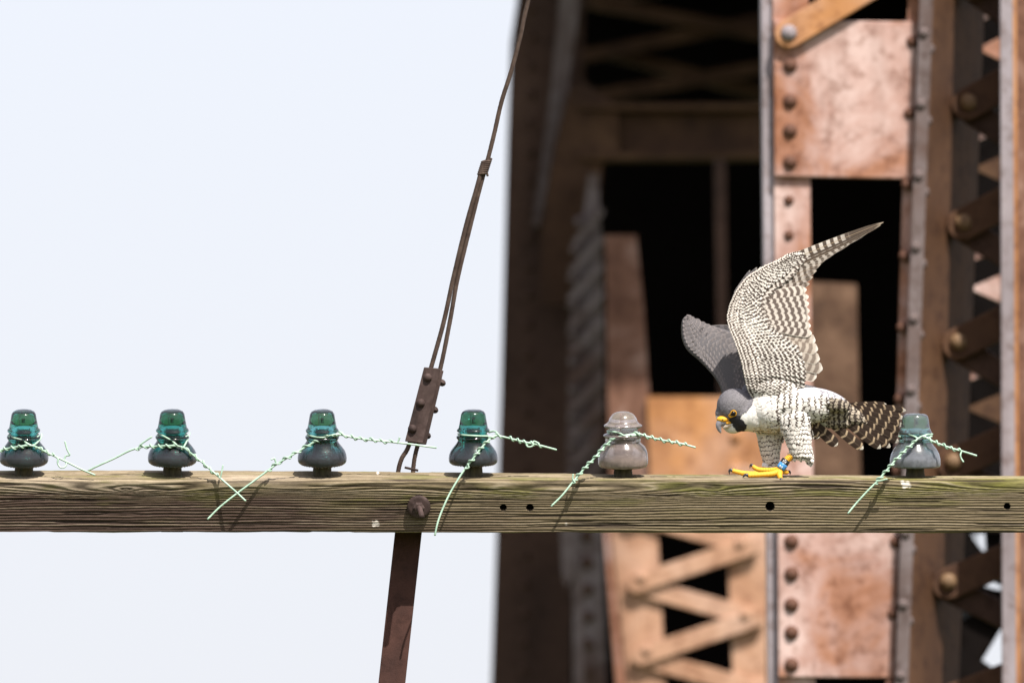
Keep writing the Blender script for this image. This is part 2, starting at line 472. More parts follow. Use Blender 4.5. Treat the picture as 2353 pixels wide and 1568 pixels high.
for (u, Y) in ((2188, 67.0), (2226, 78.9), (2240, 78.9), (2202, 67.0)):
    x = P(u, 784, Y).x
    wv += [(x, Y, 0.0), (x, Y, z_deck - 0.01)]
obj('light_block_side', wv, [(0, 2, 3, 1), (2, 4, 5, 3), (4, 6, 7, 5), (6, 0, 1, 7), (0, 6, 4, 2), (1, 3, 5, 7)], M_SHADE_BLACK, back_block, root=bridge)

# ================================================================== wooden crossarm
TILT_U = [-800, 400, 740, 1087, 1431, 2102, 3200]
TILT_T = [12.5, 12.0, 11.0, 9.0, 6.0, 3.5, 3.0]
def tilt(u):
    return math.radians(float(np.interp(u, TILT_U, TILT_T)))
ARM_H, ARM_W = 124.0, 106.0
def arm_center_v(u):
    t = tilt(u)
    return 1222.5 - (ARM_W / 2 * math.sin(t) + ARM_H / 2 * math.cos(t))
def arm_frame(u):
    t = tilt(u)
    return UP * math.cos(t) - FW * math.sin(t), FW * math.cos(t) + UP * math.sin(t)   # axis up, axis away

nx1 = np.arange(-60, 2420, 2.0)
us = np.concatenate([np.linspace(-900, -60, 80, endpoint=False), nx1, np.linspace(2420, 3200, 80)])
# cross-section: start at the front bottom edge, go up the front, over the top, down the back, along the bottom
sec = []
R = 7.0
for z in np.arange(-ARM_H / 2 + 3, ARM_H / 2 - 10, 1.25): sec.append((-ARM_W / 2, z, 0))
for a in np.linspace(0, math.pi / 2, 9): sec.append((-ARM_W / 2 + 10 - 10 * math.cos(a), ARM_H / 2 - 10 + 10 * math.sin(a), 0))
for y in np.arange(-ARM_W / 2 + 13, ARM_W / 2 - 6, 2.5): sec.append((y, ARM_H / 2, 1))
for a in np.linspace(0, math.pi / 2, 4): sec.append((ARM_W / 2 - 6 + 6 * math.sin(a), ARM_H / 2 - 6 + 6 * math.cos(a), 1))
for z in np.linspace(ARM_H / 2 - 12, -ARM_H / 2 + 3, 10): sec.append((ARM_W / 2, z, 2))
for y in np.linspace(ARM_W / 2 - 3, -ARM_W / 2 + 3, 16): sec.append((y, -ARM_H / 2, 3))
sec = np.array(sec)
NS = len(sec)
# unrolled coordinate s along the section (0 at the bottom front edge)
dl = np.sqrt(np.sum((sec[1:, :2] - sec[:-1, :2]) ** 2, axis=1)); sl = np.concatenate([[0], np.cumsum(dl)])
U2, S2 = np.meshgrid(us, sl, indexing='ij')
lf = 10 * (fbm(U2 / 420 + 3, S2 / 60, 11, 3) - 0.5) + 2.6 * (fbm(U2 / 90 + 7, S2 / 22, 21, 3) - 0.5)
fld = S2 + lf * 1.1
for (ku, ks, A, su, ss) in ((300, 97, 26, 210, 15), (1330, 92, 30, 330, 17), (1640, 98, 7, 26, 7), (-300, 70, 24, 220, 14), (2380, 100, 26, 260, 16), (700, 100, 14, 150, 12), (290, 98, 8, 22, 7)):
    dx = (U2 - ku) / su; dz = (S2 - ks) / ss
    fld = fld + A * np.exp(-dx * dx - dz * dz) * np.sign(1.0)
per = 6.6 + 1.2 * np.sin(S2 / 37.0 + 1.0)
ph = fld / 6.7
saw = ph - np.floor(ph)
ridge = np.clip(1 - np.abs(saw - 0.40) / 0.40, 0, 1) ** 0.8          # 1 on the late-wood ridge
ring_id = np.floor(ph)
ringamp = 0.55 + 0.9 * (np.random.default_rng(3).random(4000)[(ring_id.astype(int)) % 4000])
rough = fbm(U2 / 26, S2 / 2.2, 31, 4)
fine = fbm(U2 / 9, S2 / 1.6, 41, 3)
crack = np.clip((fbm(U2 / 190 + 5, S2 / 3.4, 51, 2) - 0.70) / 0.06, 0, 1)
crack2 = np.exp(-((S2 - 74 - 2.0 * np.sin(U2 / 80)) / 1.1) ** 2) * np.clip((330 - U2) / 120, 0, 1)
disp = 1.75 * ringamp * (ridge - 0.75) + 0.9 * (rough - 0.5) - 2.2 * crack - 3.5 * crack2
disp += 2.0 * (fbm(U2 / 200 + 1, S2 / 40 + 5, 61, 3) - 0.5)
topm = np.clip((sec[:, 2] == 1).astype(float), 0, 1)[None, :]
# ragged lower edge
edge = np.clip(1 - S2 / 9.0, 0, 1)
# holes and their rims
holes = [(1156, 1165, 7), (1217, 1165, 7.5), (1768, 1162, 10), (2312, 1162, 7)]
hole_d = np.zeros_like(disp); hole_m = np.zeros_like(disp)
cv = np.array([arm_center_v(u) for u in us]); tl = np.array([tilt(u) for u in us])
front_v = cv[:, None] - (sec[None, :, 0] * np.sin(tl)[:, None] + sec[None, :, 1] * np.cos(tl)[:, None])
isfront = (sec[:, 2] == 0)[None, :]
for hu, hv, hr in holes:
    rr = np.sqrt((U2 - hu) ** 2 + (front_v - hv) ** 2)
    inside = (rr < hr) & isfront
    hole_d = np.where(inside, 45.0, hole_d)
    hole_m = np.where((rr < hr + 0.5) & isfront, 1.0, hole_m)
disp = disp * (1 - hole_m) - hole_d
# outward normals of the section
tang = np.gradient(sec[:, :2], axis=0); tang /= np.linalg.norm(tang, axis=1)[:, None] + 1e-9
nrm = np.stack([-tang[:, 1], tang[:, 0]], axis=1)
ups = np.array([arm_frame(u)[0] for u in us]); aws = np.array([arm_frame(u)[1] for u in us])
cen = np.array([Q(u, arm_center_v(u), 0) for u in us])
offy = sec[None, :, 0] + nrm[None, :, 0] * disp
offz = sec[None, :, 1] + nrm[None, :, 1] * disp - edge * 0.0
PV = cen[:, None, :] + (offy[..., None] * aws[:, None, :] + offz[..., None] * ups[:, None, :]) * SV
NX = len(us)
idx = np.arange(NX * NS).reshape(NX, NS)
a_ = idx[:-1, :]; b_ = idx[1:, :]
a2 = np.roll(a_, -1, axis=1); b2 = np.roll(b_, -1, axis=1)
quads = np.stack([a_, b_, b2, a2], axis=-1).reshape(-1, 4)
# pigment: grey-brown wood, dark red-brown stain low on the left, moss, bleached top
def L(c): return np.array(c)[None, None, :]
base = L((0.195, 0.153, 0.090)) * np.ones(disp.shape + (1,))
def blend(base, col, m): return base * (1 - m[..., None]) + L(col) * m[..., None]
st = fbm(U2 / 300 + 9, S2 / 70 + 2, 71, 4)
base = blend(base, (0.075, 0.046, 0.038), np.clip((0.72 - S2 / 150 + (st - 0.5) * 1.6) * 1.9, 0, 1) * np.clip((1250 - U2) / 500 + 0.2, 0.12, 0.92) * isfront)
base = blend(base, (0.44, 0.36, 0.27), np.clip((st - 0.42) * 4, 0, 1) * np.clip((S2 - 88) / 26, 0, 0.85) * (np.clip((900 - U2) / 500, 0.25, 1)))
ms = fbm(U2 / 120 + 31, S2 / 22 + 3, 81, 4)
base = blend(base, (0.125, 0.125, 0.025), np.clip((ms - 0.55) * 5, 0, 0.75) * np.clip((S2 - 40) / 55, 0.15, 1))
base = blend(base, (0.17, 0.16, 0.04), np.clip((ms - 0.35) * 4, 0, 0.7) * np.clip((U2 - 1900) / 250, 0, 1) * np.clip((S2 - 85) / 15, 0, 1))
base = blend(base, (0.035, 0.024, 0.018), np.clip(1 - ridge * 1.5, 0, 1) * 0.66)  # groove shade painted over the grain
base = blend(base, (0.42, 0.345, 0.25), np.clip((ridge * ringamp - 0.85) * 2.2, 0, 0.6))  # ridge highlights painted over the grain
base = base * (0.75 + 0.5 * fine[..., None])
base = blend(base, (0.03, 0.02, 0.016), np.clip(crack + crack2, 0, 0.9))
for (du, dv, dr) in ((862, 1201, 8), (2081, 1112, 10), (2072, 1105, 5), (1300, 1202, 4), (868, 1086, 4)):
    rr = np.sqrt((U2 - du) ** 2 + (front_v - dv) ** 2)
    m_ = np.clip((dr * (0.35 + 1.3 * fbm(U2 / 5, S2 / 5, 91, 2)) - rr) / 3, 0, 0.85)
    base = blend(base, (0.66, 0.60, 0.54), m_ * ((sec[:, 2] < 2)[None, :]))
base = blend(base, (0.02, 0.015, 0.012), hole_m)
arm = thing('wooden_crossarm', Q(962, 1222, 0), 'weathered mossy wooden crossarm running across the whole picture', 'crossarm')
m, t, bs = material('weathered_wood')
at = t.nodes.new('ShaderNodeAttribute'); at.attribute_name = 'pigment'
t.links.new(at.outputs['Color'], bs.inputs['Base Color'])
bs.inputs['Roughness'].default_value = 0.85
bs.inputs['Specular IOR Level'].default_value = 0.2
M_WOOD = m
me = bpy.data.meshes.new('beam')
vv = (PV.reshape(-1, 3) - np.array(ORIG[arm.name])[None, :]).astype(np.float32)
caps = [tuple(idx[0, ::-1]), tuple(idx[-1, :])]
me.from_pydata(vv.tolist(), [], quads[:, ::-1].tolist() + [tuple(int(i) for i in c[::-1]) for c in caps])
me.materials.append(M_WOOD)
ca = me.color_attributes.new('pigment', 'FLOAT_COLOR', 'POINT')
cc = np.ones((NX * NS, 4), np.float32); cc[:, :3] = np.clip(base.reshape(-1, 3), 0, 1)
ca.data.foreach_set('color', cc.ravel())
me.polygons.foreach_set('use_smooth', [True] * len(me.polygons))
me.update()
beam_o = bpy.data.objects.new('beam', me); COL.objects.link(beam_o); beam_o.parent = arm

# ------------------------------------------------------------------ through bolt with round washer
def frame_mat(u, v, d, tl_=None):
    tt = tilt(u) if tl_ is None else tl_
    z = UP * math.cos(tt) - FW * math.sin(tt); y = FW * math.cos(tt) + UP * math.sin(tt)
    mm = Matrix((RX, y, z)).transposed().to_4x4()
    mm.translation = Q(u, v, d)
    return mm
def lathe_obj(name, prof, sides, mat, parent, root, M, smooth=True, scale=SV):
    V, F = lathe([(r * scale, z * scale) for r, z in prof], sides)
    V = [M @ Vector(p) for p in V]
    return obj(name, V, F, mat, parent, smooth, root)
bolt_u, bolt_v = 962, 1164
fd = ARM_W / 2
Mb = frame_mat(bolt_u, bolt_v, fd + 6.0) @ Matrix.Rotation(math.radians(90), 4, 'X')
bolt = thing('through_bolt', Q(bolt_u, bolt_v, fd), 'rusty bolt with round washer in the crossarm front above the steel bar', 'bolt')
lathe_obj('washer', [(0, 3.5), (20, 3.5), (25, 2.5), (27, 0), (27, -5), (0, -5)], 32, M_IRON, bolt, bolt, Mb)
lathe_obj('nut', [(0, 14), (9, 14), (13, 12), (13.5, 3.4), (0, 3.4)], 6, M_IRON, bolt, bolt, Mb, False)
V, F = tube(catmull([Q(962, 1161, fd + 10), Q(965, 1172, fd + 30), Q(969, 1186, fd + 52)], 6), 6.5 * SV, 12)
obj('shank', V, F, M_IRON, bolt, True, bolt)

# ------------------------------------------------------------------ flat steel bar behind the arm, down to the ground
bd = -ARM_W / 2 - 6
v_end = 784 + (CAM_Z / 40.0 + math.tan(PITCH)) / KPX * 1.012
def bar_u(v, s): return (938 if s == 0 else 938) + (-38) * (v - 1222) / 346 + (-31 if s == 0 else 31)
vs_ = [1105, 1222, 1400, 1568, 2000]
V = []
for v in vs_:
    for s in (0, 1):
        for dd in (0, -14):
            V.append(Q(bar_u(v, s), v, bd + dd))
foot_c = Vector(Q(bar_u(2000, 0) + 31, 2000, bd))
slope = (Q(bar_u(2000, 0) + 31, 2000, bd) - Q(bar_u(1568, 0) + 31, 1568, bd)).normalized()
tt_ = foot_c.z / -slope.z
for s in (0, 1):
    for dd in (0, -14):
        p = Q(bar_u(2000, s), 2000, bd + dd) + slope * tt_
        p.z = 0.0; V.append(p)
F = []
n = len(vs_) + 1
for i in range(n - 1):
    a, b = 4 * i, 4 * (i + 1)
    F += [(a, b, b + 2, a + 2), (a + 1, a + 3, b + 3, b + 1), (a, a + 1, b + 1, b), (a + 2, b + 2, b + 3, a + 3)]
F += [(0, 2, 3, 1), (4 * (n - 1), 4 * (n - 1) + 1, 4 * (n - 1) + 3, 4 * (n - 1) + 2)]
bar = obj('steel_bar', V, F, M_BRACE, None)
bevel(bar, 0.0015)
tag(bar, 'flat red-brown steel bar hanging below the crossarm under the rusty bolt', 'steel bar')

# ------------------------------------------------------------------ guy strand with clamp
guy = thing('guy_cable', Q(949, 1078, bd), 'rusty stranded guy cable rising from the crossarm to the top edge', 'cable')
def strand(pts, rad, turns, parts=6):
    """twisted strand: thin wires round the path"""
    path = catmull([Q(*p) for p in pts], 10)
    pp, tn, nn, bb = frames(path)
    out = []
    seg = np.concatenate([[0], np.cumsum(np.linalg.norm(np.diff(pp, axis=0), axis=1))])
    ns = max(60, int(turns * 9))
    q = np.linspace(0, seg[-1], ns)
    c = np.stack([np.interp(q, seg, pp[:, k]) for k in range(3)], 1)
    cn = np.stack([np.interp(q, seg, nn[:, k]) for k in range(3)], 1); cb = np.stack([np.interp(q, seg, bb[:, k]) for k in range(3)], 1)
    for j in range(parts):
        a = 2 * math.pi * (turns * q / seg[-1] + j / parts)
        w = c + rad * SV * 0.62 * (np.cos(a)[:, None] * cn + np.sin(a)[:, None] * cb)
        out.append(tube(w, rad * SV * 0.42, 6))
    return merge(out)
gd = bd + 4
V, F = strand([(1440, -900, gd - 20), (1300, -340, gd), (1213.7, 0, gd), (1195, 84, gd), (1175, 161, gd), (1152, 234, gd), (1135, 308, gd), (1119, 372, gd), (1104, 425, gd), (1080, 520, gd), (1051, 640, gd), (1033, 740, gd), (1011, 848, gd), (985, 940, gd), (958.6, 1025, gd), (950, 1068, gd), (948, 1110, gd)], 5.2, 60)
obj('strand', V, F, M_CABLE, guy, True, guy)
V, F = strand([(1108, 382, gd + 4), (1097, 425, gd + 6), (1070, 520, gd + 6), (1041, 640, gd + 6), (1019, 740, gd + 4), (989, 848, gd + 2), (963, 940, gd), (939, 1023, gd), (923, 1052, gd), (915, 1080, gd), (914, 1110, gd)], 5.4, 32)
obj('strand', V, F, M_CABLE, guy, True, guy)
# seizing: wire wrapped round both strands
hp = []
for i in range(7 * 14 + 1):
    a = 2 * math.pi * i / 14; f = i / (7 * 14)
    c = Vector(Q(1118 - 10 * f, 368 + 32 * f, gd + 2))
    hp.append(c + RX * (10.5 * SV * math.cos(a)) + FW * (9 * SV * math.sin(a)) + UP * (2.5 * SV * math.cos(a)))
hp.append(Vector(Q(1120, 404, gd + 6)))
V, F = tube(hp, 2.9 * SV, 6)
obj('seizing', V, F, M_CABLE, guy, True, guy)
clamp = thing('cable_clamp', Q(952, 1016, gd), 'rusty three-bolt clamp plate gripping the guy cable above the crossarm', 'clamp')
def quadbox(name, pts, d0, d1, mat, parent):
    V = [Q(u, v, d0) for u, v in pts] + [Q(u, v, d1) for u, v in pts]
    F = [(0, 3, 2, 1), (4, 5, 6, 7)] + [(i, (i + 1) % 4, (i + 1) % 4 + 4, i + 4) for i in range(4)]
    o = obj(name, V, F, mat, parent, False, parent)
    bm = bmesh.new(); bm.from_mesh(o.data); bmesh.ops.recalc_face_normals(bm, faces=bm.faces); bm.to_mesh(o.data); bm.free()
    bevel(o, 0.0012)
    return o
quadbox('plate', [(974, 843), (1012, 846), (971, 1018), (930, 1013)], gd + 9, gd + 20, M_IRON, clamp)
quadbox('plate', [(981, 846), (1019, 851), (979, 1021), (938, 1018)], gd - 20, gd + 6, M_IRON, clamp)
for (u, v, nu, nv) in ((982, 867, 1018, 880), (966, 925, 1001, 942), (947.5, 984.5, 984, 1001)):
    Mx = Matrix.Identity(4); Mx.translation = Q(u, v, gd + 19)
    Mx = Mx @ Matrix.Rotation(math.radians(90), 4, 'X') @ Matrix.Rotation(math.radians(14), 4, 'Y')
    b = lathe_obj('bolt_head', [(0, 10), (5, 9.3), (9, 6), (10.5, 0), (10.5, -3)], 14, M_IRON, clamp, clamp, Mx)
    d_ = (Q(nu, nv, gd - 6) - Q(u, v, gd - 6)).normalized()
    V, F = tube([Q(u, v, gd - 6), Q(nu - 8, nv - 3, gd - 6), Q(nu, nv, gd - 6), Q(nu + 4, nv + 1, gd - 6)], [9.5 * SV, 9.5 * SV, 8.5 * SV, 5.5 * SV], 6)
    obj('nut', V, F, M_IRON, clamp, False, clamp)
V, F = tube([Q(930, 1073, -20), Q(960, 1080, -24)], 3 * SV, 6)
obj('staple', V, F, M_IRON, arm, True, arm)

# ================================================================== glass insulators
def glass(name, tint, dirt_top, dirt, rough=0.06, dcol=(0.032, 0.032, 0.038), dmin=0.06):
    m, t, bs = material(name)
    bs.inputs['Base Color'].default_value = (*tint, 1)
    bs.inputs['Transmission Weight'].default_value = 1.0
    bs.inputs['Roughness'].default_value = rough
    bs.inputs['IOR'].default_value = 1.5
    out = t.nodes['Material Output']
    co = t.nodes.new('ShaderNodeTexCoord'); sp = t.nodes.new('ShaderNodeSeparateXYZ')
    t.links.new(co.outputs['Object'], sp.inputs[0])
    zz = math_n(t, 'MULTIPLY', sp.outputs[2], 1.0 / SV)
    n1 = noise(t, 90, 5, 0.65, co.outputs['Object'])
    zf = math_n(t, 'ADD', zz, math_n(t, 'MULTIPLY', math_n(t, 'SUBTRACT', n1, 0.5), 30.0))
    mr = t.nodes.new('ShaderNodeMapRange'); mr.interpolation_type = 'SMOOTHSTEP'
    mr.inputs['From Min'].default_value = dirt_top; mr.inputs['From Max'].default_value = dirt_top - 36
    mr.inputs['To Min'].default_value = dmin; mr.inputs['To Max'].default_value = dirt
    t.links.new(zf, mr.inputs['Value'])
    d = t.nodes.new('ShaderNodeBsdfPrincipled')
    t.links.new(ramp(t, [(0.3, tuple(c * 0.7 for c in dcol)), (0.7, tuple(c * 1.5 for c in dcol))], n1), d.inputs['Base Color'])
    d.inputs['Roughness'].default_value = 0.24
    d.inputs['Specular IOR Level'].default_value = 0.5
    mx = t.nodes.new('ShaderNodeMixShader')
    t.links.new(mr.outputs[0], mx.inputs[0]); t.links.new(bs.outputs[0], mx.inputs[1]); t.links.new(d.outputs[0], mx.inputs[2])
    t.links.new(mx.outputs[0], out.inputs['Surface'])
    return m
G_TEAL = glass('teal_glass', (0.13, 0.62, 0.55), 76, 0.86)
G_TEAL2 = glass('blue_green_glass', (0.18, 0.60, 0.57), 76, 0.88)
G_DEEP = glass('deep_green_glass', (0.06, 0.46, 0.39), 76, 0.84)
G_CLEAR = glass('clear_glass', (0.80, 0.74, 0.68), 66, 0.82, 0.10, (0.27, 0.21, 0.19), 0.36)
G_AQUA = glass('aqua_glass', (0.38, 0.82, 0.76), 76, 0.86, 0.10, (0.15, 0.155, 0.175), 0.30)
m, t, bs = material('pin_wood')
t.links.new(ramp(t, [(0.3, (0.035, 0.028, 0.018)), (0.7, (0.11, 0.09, 0.05))], noise(t, 120, 5, 0.7, objcoord(t, (1, 1, 0.2)))), bs.inputs['Base Color'])
bs.inputs['Roughness'].default_value = 0.9
M_PIN = m
def prof_from(rows, base_y, k):
    return [(r * k, (base_y - y) * k) for y, r in rows]
PA = prof_from([(140, 0), (141, 40), (146, 75), (158, 98), (178, 111), (220, 118), (270, 127), (305, 133), (316, 141), (326, 150), (336, 149), (343, 138), (348, 126), (368, 126), (376, 140), (385, 153), (396, 155), (405, 149), (414, 140), (430, 143), (455, 158), (490, 186), (520, 207), (550, 219), (585, 224), (612, 222), (626, 215), (633, 206)], 745, 0.252)
PB = prof_from([(143, 0), (146, 40), (156, 70), (172, 92), (200, 112), (232, 123), (246, 138), (258, 158), (266, 160), (276, 152), (288, 130), (298, 122), (322, 122), (330, 140), (342, 164), (352, 163), (362, 150), (372, 143), (386, 150), (396, 143), (410, 150), (440, 184), (480, 202), (540, 209), (585, 207), (606, 196), (612, 185)], 690, 0.2745)
PC = prof_from([(183, 0), (185, 60), (190, 95), (202, 118), (222, 131), (255, 138), (330, 147), (358, 160), (378, 169), (396, 167), (402, 152), (422, 150), (434, 162), (450, 172), (464, 168), (476, 162), (500, 178), (545, 216), (600, 246), (650, 257), (715, 259), (730, 252), (736, 240)], 838, 0.2245)
def make_insulator(u, prof, mat, label, group, drips=True, dtilt=0.0):
    tl_ = tilt(u) + math.radians(dtilt)
    vb = arm_center_v(u) - ARM_H / 2 * math.cos(tilt(u))
    M = frame_mat(u, vb, ARM_H / 2 * math.sin(tilt(u)), tl_)
    e = bpy.data.objects.new('glass_insulator', None); e.empty_display_size = 0.03
    COL.objects.link(e); e.matrix_world = M
    tag(e, label, 'insulator', group)
    rb, zb = prof[-1]
    inner = [(rb - 5, zb + 0.5), (rb - 9, zb + 12), (rb * 0.62, zb + 26), (21.5, zb + 34), (21, zb + 55), (19, zb + 78), (10, zb + 86), (0, zb + 88)]
    pr = [(r * SV, z * SV) for r, z in prof + inner]
    V, F = lathe(pr, 56)
    F = [f[::-1] for f in F]
    me = new_mesh('glass_shell', V, F, mat, True)
    bm = bmesh.new(); bm.from_mesh(me); bmesh.ops.recalc_face_normals(bm, faces=bm.faces); bm.to_mesh(me); bm.free()
    o = bpy.data.objects.new('glass_shell', me); COL.objects.link(o); o.parent = e
    if drips:
        vv = []; ff = []
        for k in range(40):
            a = 2 * math.pi * k / 40
            c = Vector(((rb - 3) * math.cos(a), (rb - 3) * math.sin(a), zb + 1)) * SV
            dv, df = lathe([(0, -3.2 * SV), (1.7 * SV, -2.2 * SV), (2.6 * SV, 0.5 * SV), (2.0 * SV, 2 * SV), (0, 2.5 * SV)], 6)
            o0 = len(vv); vv += [c + Vector(p) for p in dv]; ff += [tuple(i + o0 for i in q[::-1]) for q in df]
        me = new_mesh('drip_points', vv, ff, mat, True)
        o = bpy.data.objects.new('drip_points', me); COL.objects.link(o); o.parent = e
        o['kind'] = 'stuff'
    V, F = lathe([(0, (zb + 82) * SV), (14 * SV, (zb + 80) * SV), (18 * SV, (zb + 60) * SV), (20 * SV, (zb + 30) * SV), (20 * SV, zb * SV), (22 * SV, 4 * SV), (23 * SV, -2 * SV), (0, -2 * SV)], 20)
    me = new_mesh('wooden_pin', V, F, M_PIN, True)
    o = bpy.data.objects.new('wooden_pin', me); COL.objects.link(o); o.parent = e
    return e, M
INS = [
 (55, PA, G_TEAL, 'teal glass insulator at the far left end of the crossarm', True, 1.0),
 (396, PA, G_DEEP, 'deep green glass insulator, second from the left, wire crossed below its neck', True, 0),
 (740, PA, G_TEAL2, 'blue-green glass insulator just left of the cable clamp', True, 0.5),
 (1087, PA, G_DEEP, 'dark green glass insulator just right of the cable clamp', True, -1.0),
 (1431, PB, G_CLEAR, 'clear colourless glass insulator with a domed flanged top', False, 0),
 (2102, PC, G_AQUA, 'pale aqua glass insulator beside the falcon tail', False, 0)]
IM = []
for (u, pr, mt, lb, dr, dt) in INS:
    IM.append(make_insulator(u, pr, mt, lb, 'glass insulators on the crossarm', dr, dt)[1])

# ================================================================== pale green tie wires
m, t, bs = material('mint_wire')
n1 = noise(t, 60, 4, 0.6, objcoord(t))
t.links.new(ramp(t, [(0.3, (0.24, 0.36, 0.27)), (0.6, (0.40, 0.56, 0.44))], n1), bs.inputs['Base Color'])
bs.inputs['Roughness'].default_value = 0.45
M_WIRE = m
WR = 2.25 * SV
def cA(x, y, d): return (x * 0.24797, 904.4 + y * 0.24797, d)
def cB(x, y, d): return (466.8 + x * 0.24797, 904.4 + y * 0.24797, d)
def cC(x, y, d): return (991.9 + x * 0.27278, 904.4 + y * 0.27278, d)
def cD(x, y, d): return (1867.1 + x * 0.22324, 904.4 + y * 0.22324, d)
def wpath(pts, n=10): return catmull([Q(*p) for p in pts], n)
def helix(path, s0, s1, turns, r):
    pp, tn, nn, bb = frames(path)
    seg = np.concatenate([[0], np.cumsum(np.linalg.norm(np.diff(pp, axis=0), axis=1))]); Lg = seg[-1]
    q = np.linspace(s0 * Lg, s1 * Lg, int(turns * 12) + 4)
    g = lambda A: np.stack([np.interp(q, seg, A[:, k]) for k in range(3)], 1)
    a = np.linspace(0, 2 * math.pi * turns, len(q)) + 0.25 * np.sin(np.linspace(0, 17, len(q)))
    rr = r * (1 + 0.18 * np.sin(np.linspace(0, 23, len(q))))
    return g(pp) + rr[:, None] * (np.cos(a)[:, None] * g(nn) + np.sin(a)[:, None] * g(bb))
def groove_ring(i, r, z, a0, a1, n=40, rise=0.0):
    M = IM[i]
    return [M @ Vector((r * SV * math.cos(a), r * SV * math.sin(a), (z + rise * (k / n)) * SV)) for k, a in enumerate(np.linspace(a0, a1, n))]
def tie_wire(i, label, conv, main, twists, loops, extras, ring):
    base = thing('tie_wire', Q(INS[i][0], 1010, 40), label, 'wire', 'pale green tie wires')
    def clear(p):                       # keep the wire in front of the glass it crosses
        u, v, d = p
        uc, pr = INS[i][0], INS[i][1]
        tl_ = tilt(uc); vb = arm_center_v(uc) - ARM_H / 2 * math.cos(tl_)
        hh = (vb - v) / math.cos(tl_) + 8
        zs = [z for r, z in pr][::-1]; rs = [r for r, z in pr][::-1]
        r = max(float(np.interp(hh - k, zs, rs)) for k in (-6, 0, 6, 12)) if hh > zs[0] - 12 else 0
        if abs(u - uc) < r and d > 30:
            d = max(d, math.sqrt(r * r - (u - uc) ** 2) + (ARM_H / 2 + hh) * math.sin(tl_) + 4)
        return (u, v, d)
    main = [clear(conv(*p)) for p in main]
    conv0 = conv
    conv = lambda *p: clear(conv0(*p))
    pth = wpath(main)
    V, F = tube(pth, WR, 8)
    obj('line_wire', V, F, M_WIRE, base, True, base)
    for (s0, s1, tn) in twists:
        V, F = tube(helix(pth, s0, s1, tn, WR * 1.85), WR * 0.86, 6)
        obj('wrap_wire', V, F, M_WIRE, base, True, base)
    parts = []
    for (r, z, rise) in ring:
        parts.append(tube(groove_ring(i, r, z, -0.15 * math.pi, 1.15 * math.pi, 40, rise), WR, 6))
    for lp in loops:
        parts.append(tube(wpath([conv(*p) for p in lp], 8), WR, 6))
    V, F = merge(parts)
    obj('neck_loop', V, F, M_WIRE, base, True, base)
    for ex in extras:
        V, F = tube(wpath([conv(*p) for p in ex], 8), WR * 0.92, 6)
        obj('wire_end', V, F, M_WIRE, base, True, base)
    return base
tie_wire(0, 'pale green tie wire with a curled loose end, on the leftmost insulator', cA,
    [(-260, 560, 60), (-100, 540, 60), (0, 522, 58), (60, 508, 58), (170, 488, 58), (250, 478, 58), (310, 482, 60), (360, 503, 62), (430, 540, 64), (520, 582, 66), (640, 640, 68), (760, 700, 70), (880, 750, 70)],
    [(0.14, 0.45, 5), (0.50, 0.66, 3)],
    [[(92, 365, 20), (120, 400, 38), (200, 425, 50), (260, 462, 56), (310, 485, 58)], [(385, 370, 20), (378, 410, 40), (330, 462, 56), (290, 480, 58)]],
    [[(520, 585, 66), (538, 600, 68), (535, 640, 70), (560, 680, 74), (600, 675, 72), (615, 640, 68), (598, 605, 66), (612, 572, 66), (645, 563, 68), (620, 510, 70), (600, 437, 72)]],
    [(34, 93, 0), (35, 90, 3)])
tie_wire(1, 'pale green tie wire with a dark curved tail reaching down left, on the second insulator', cA,
    [(820, 708, 20), (900, 668, 26), (1050, 600, 34), (1200, 525, 42), (1290, 497, 48), (1340, 487, 52), (1450, 485, 56), (1550, 480, 58), (1640, 482, 60), (1700, 498, 62), (1750, 535, 64), (1800, 575, 66), (1870, 630, 70), (1950, 700, 74), (2040, 778, 78), (2110, 840, 82), (2190, 910, 86), (2275, 990, 90)],
    [(0.28, 0.52, 5), (0.54, 0.80, 5)],
    [[(1468, 355, 20), (1500, 380, 40), (1600, 440, 55), (1650, 488, 60)], [(1757, 360, 22), (1738, 420, 48), (1700, 495, 60)]],
    [[(1292, 516, 48), (1292, 480, 50), (1310, 462, 52), (1340, 440, 54), (1408, 395, 58)], [(2040, 785, 78), (2052, 730, 80), (2058, 700, 80), (2065, 660, 80)]],
    [(34, 93, 0)])
tie_wire(2, 'pale green tie wire passing in front of the clamp foot, on the third insulator', cB,
    [(40, 1160, 95), (150, 1050, 90), (300, 930, 86), (450, 820, 82), (600, 708, 78), (680, 650, 76), (780, 590, 74), (900, 520, 70), (1020, 450, 64), (1140, 395, 58), (1200, 377, 56), (1260, 376, 55), (1300, 382, 54), (1400, 405, 52), (1550, 425, 50), (1700, 440, 48), (1900, 462, 44), (2160, 498, 40)],
    [(0.30, 0.57, 6), (0.60, 0.83, 6)],
    [[(962, 352, 20), (990, 385, 40), (1075, 402, 52), (1150, 398, 57)], [(1256, 346, 20), (1290, 365, 46), (1230, 390, 56), (1190, 385, 58)]],
    [[(680, 655, 76), (665, 612, 78), (660, 596, 78), (628, 608, 80)], [(1795, 458, 46), (1812, 425, 47), (1820, 400, 48)]],
    [(34, 93, 0), (35, 88, 2)])
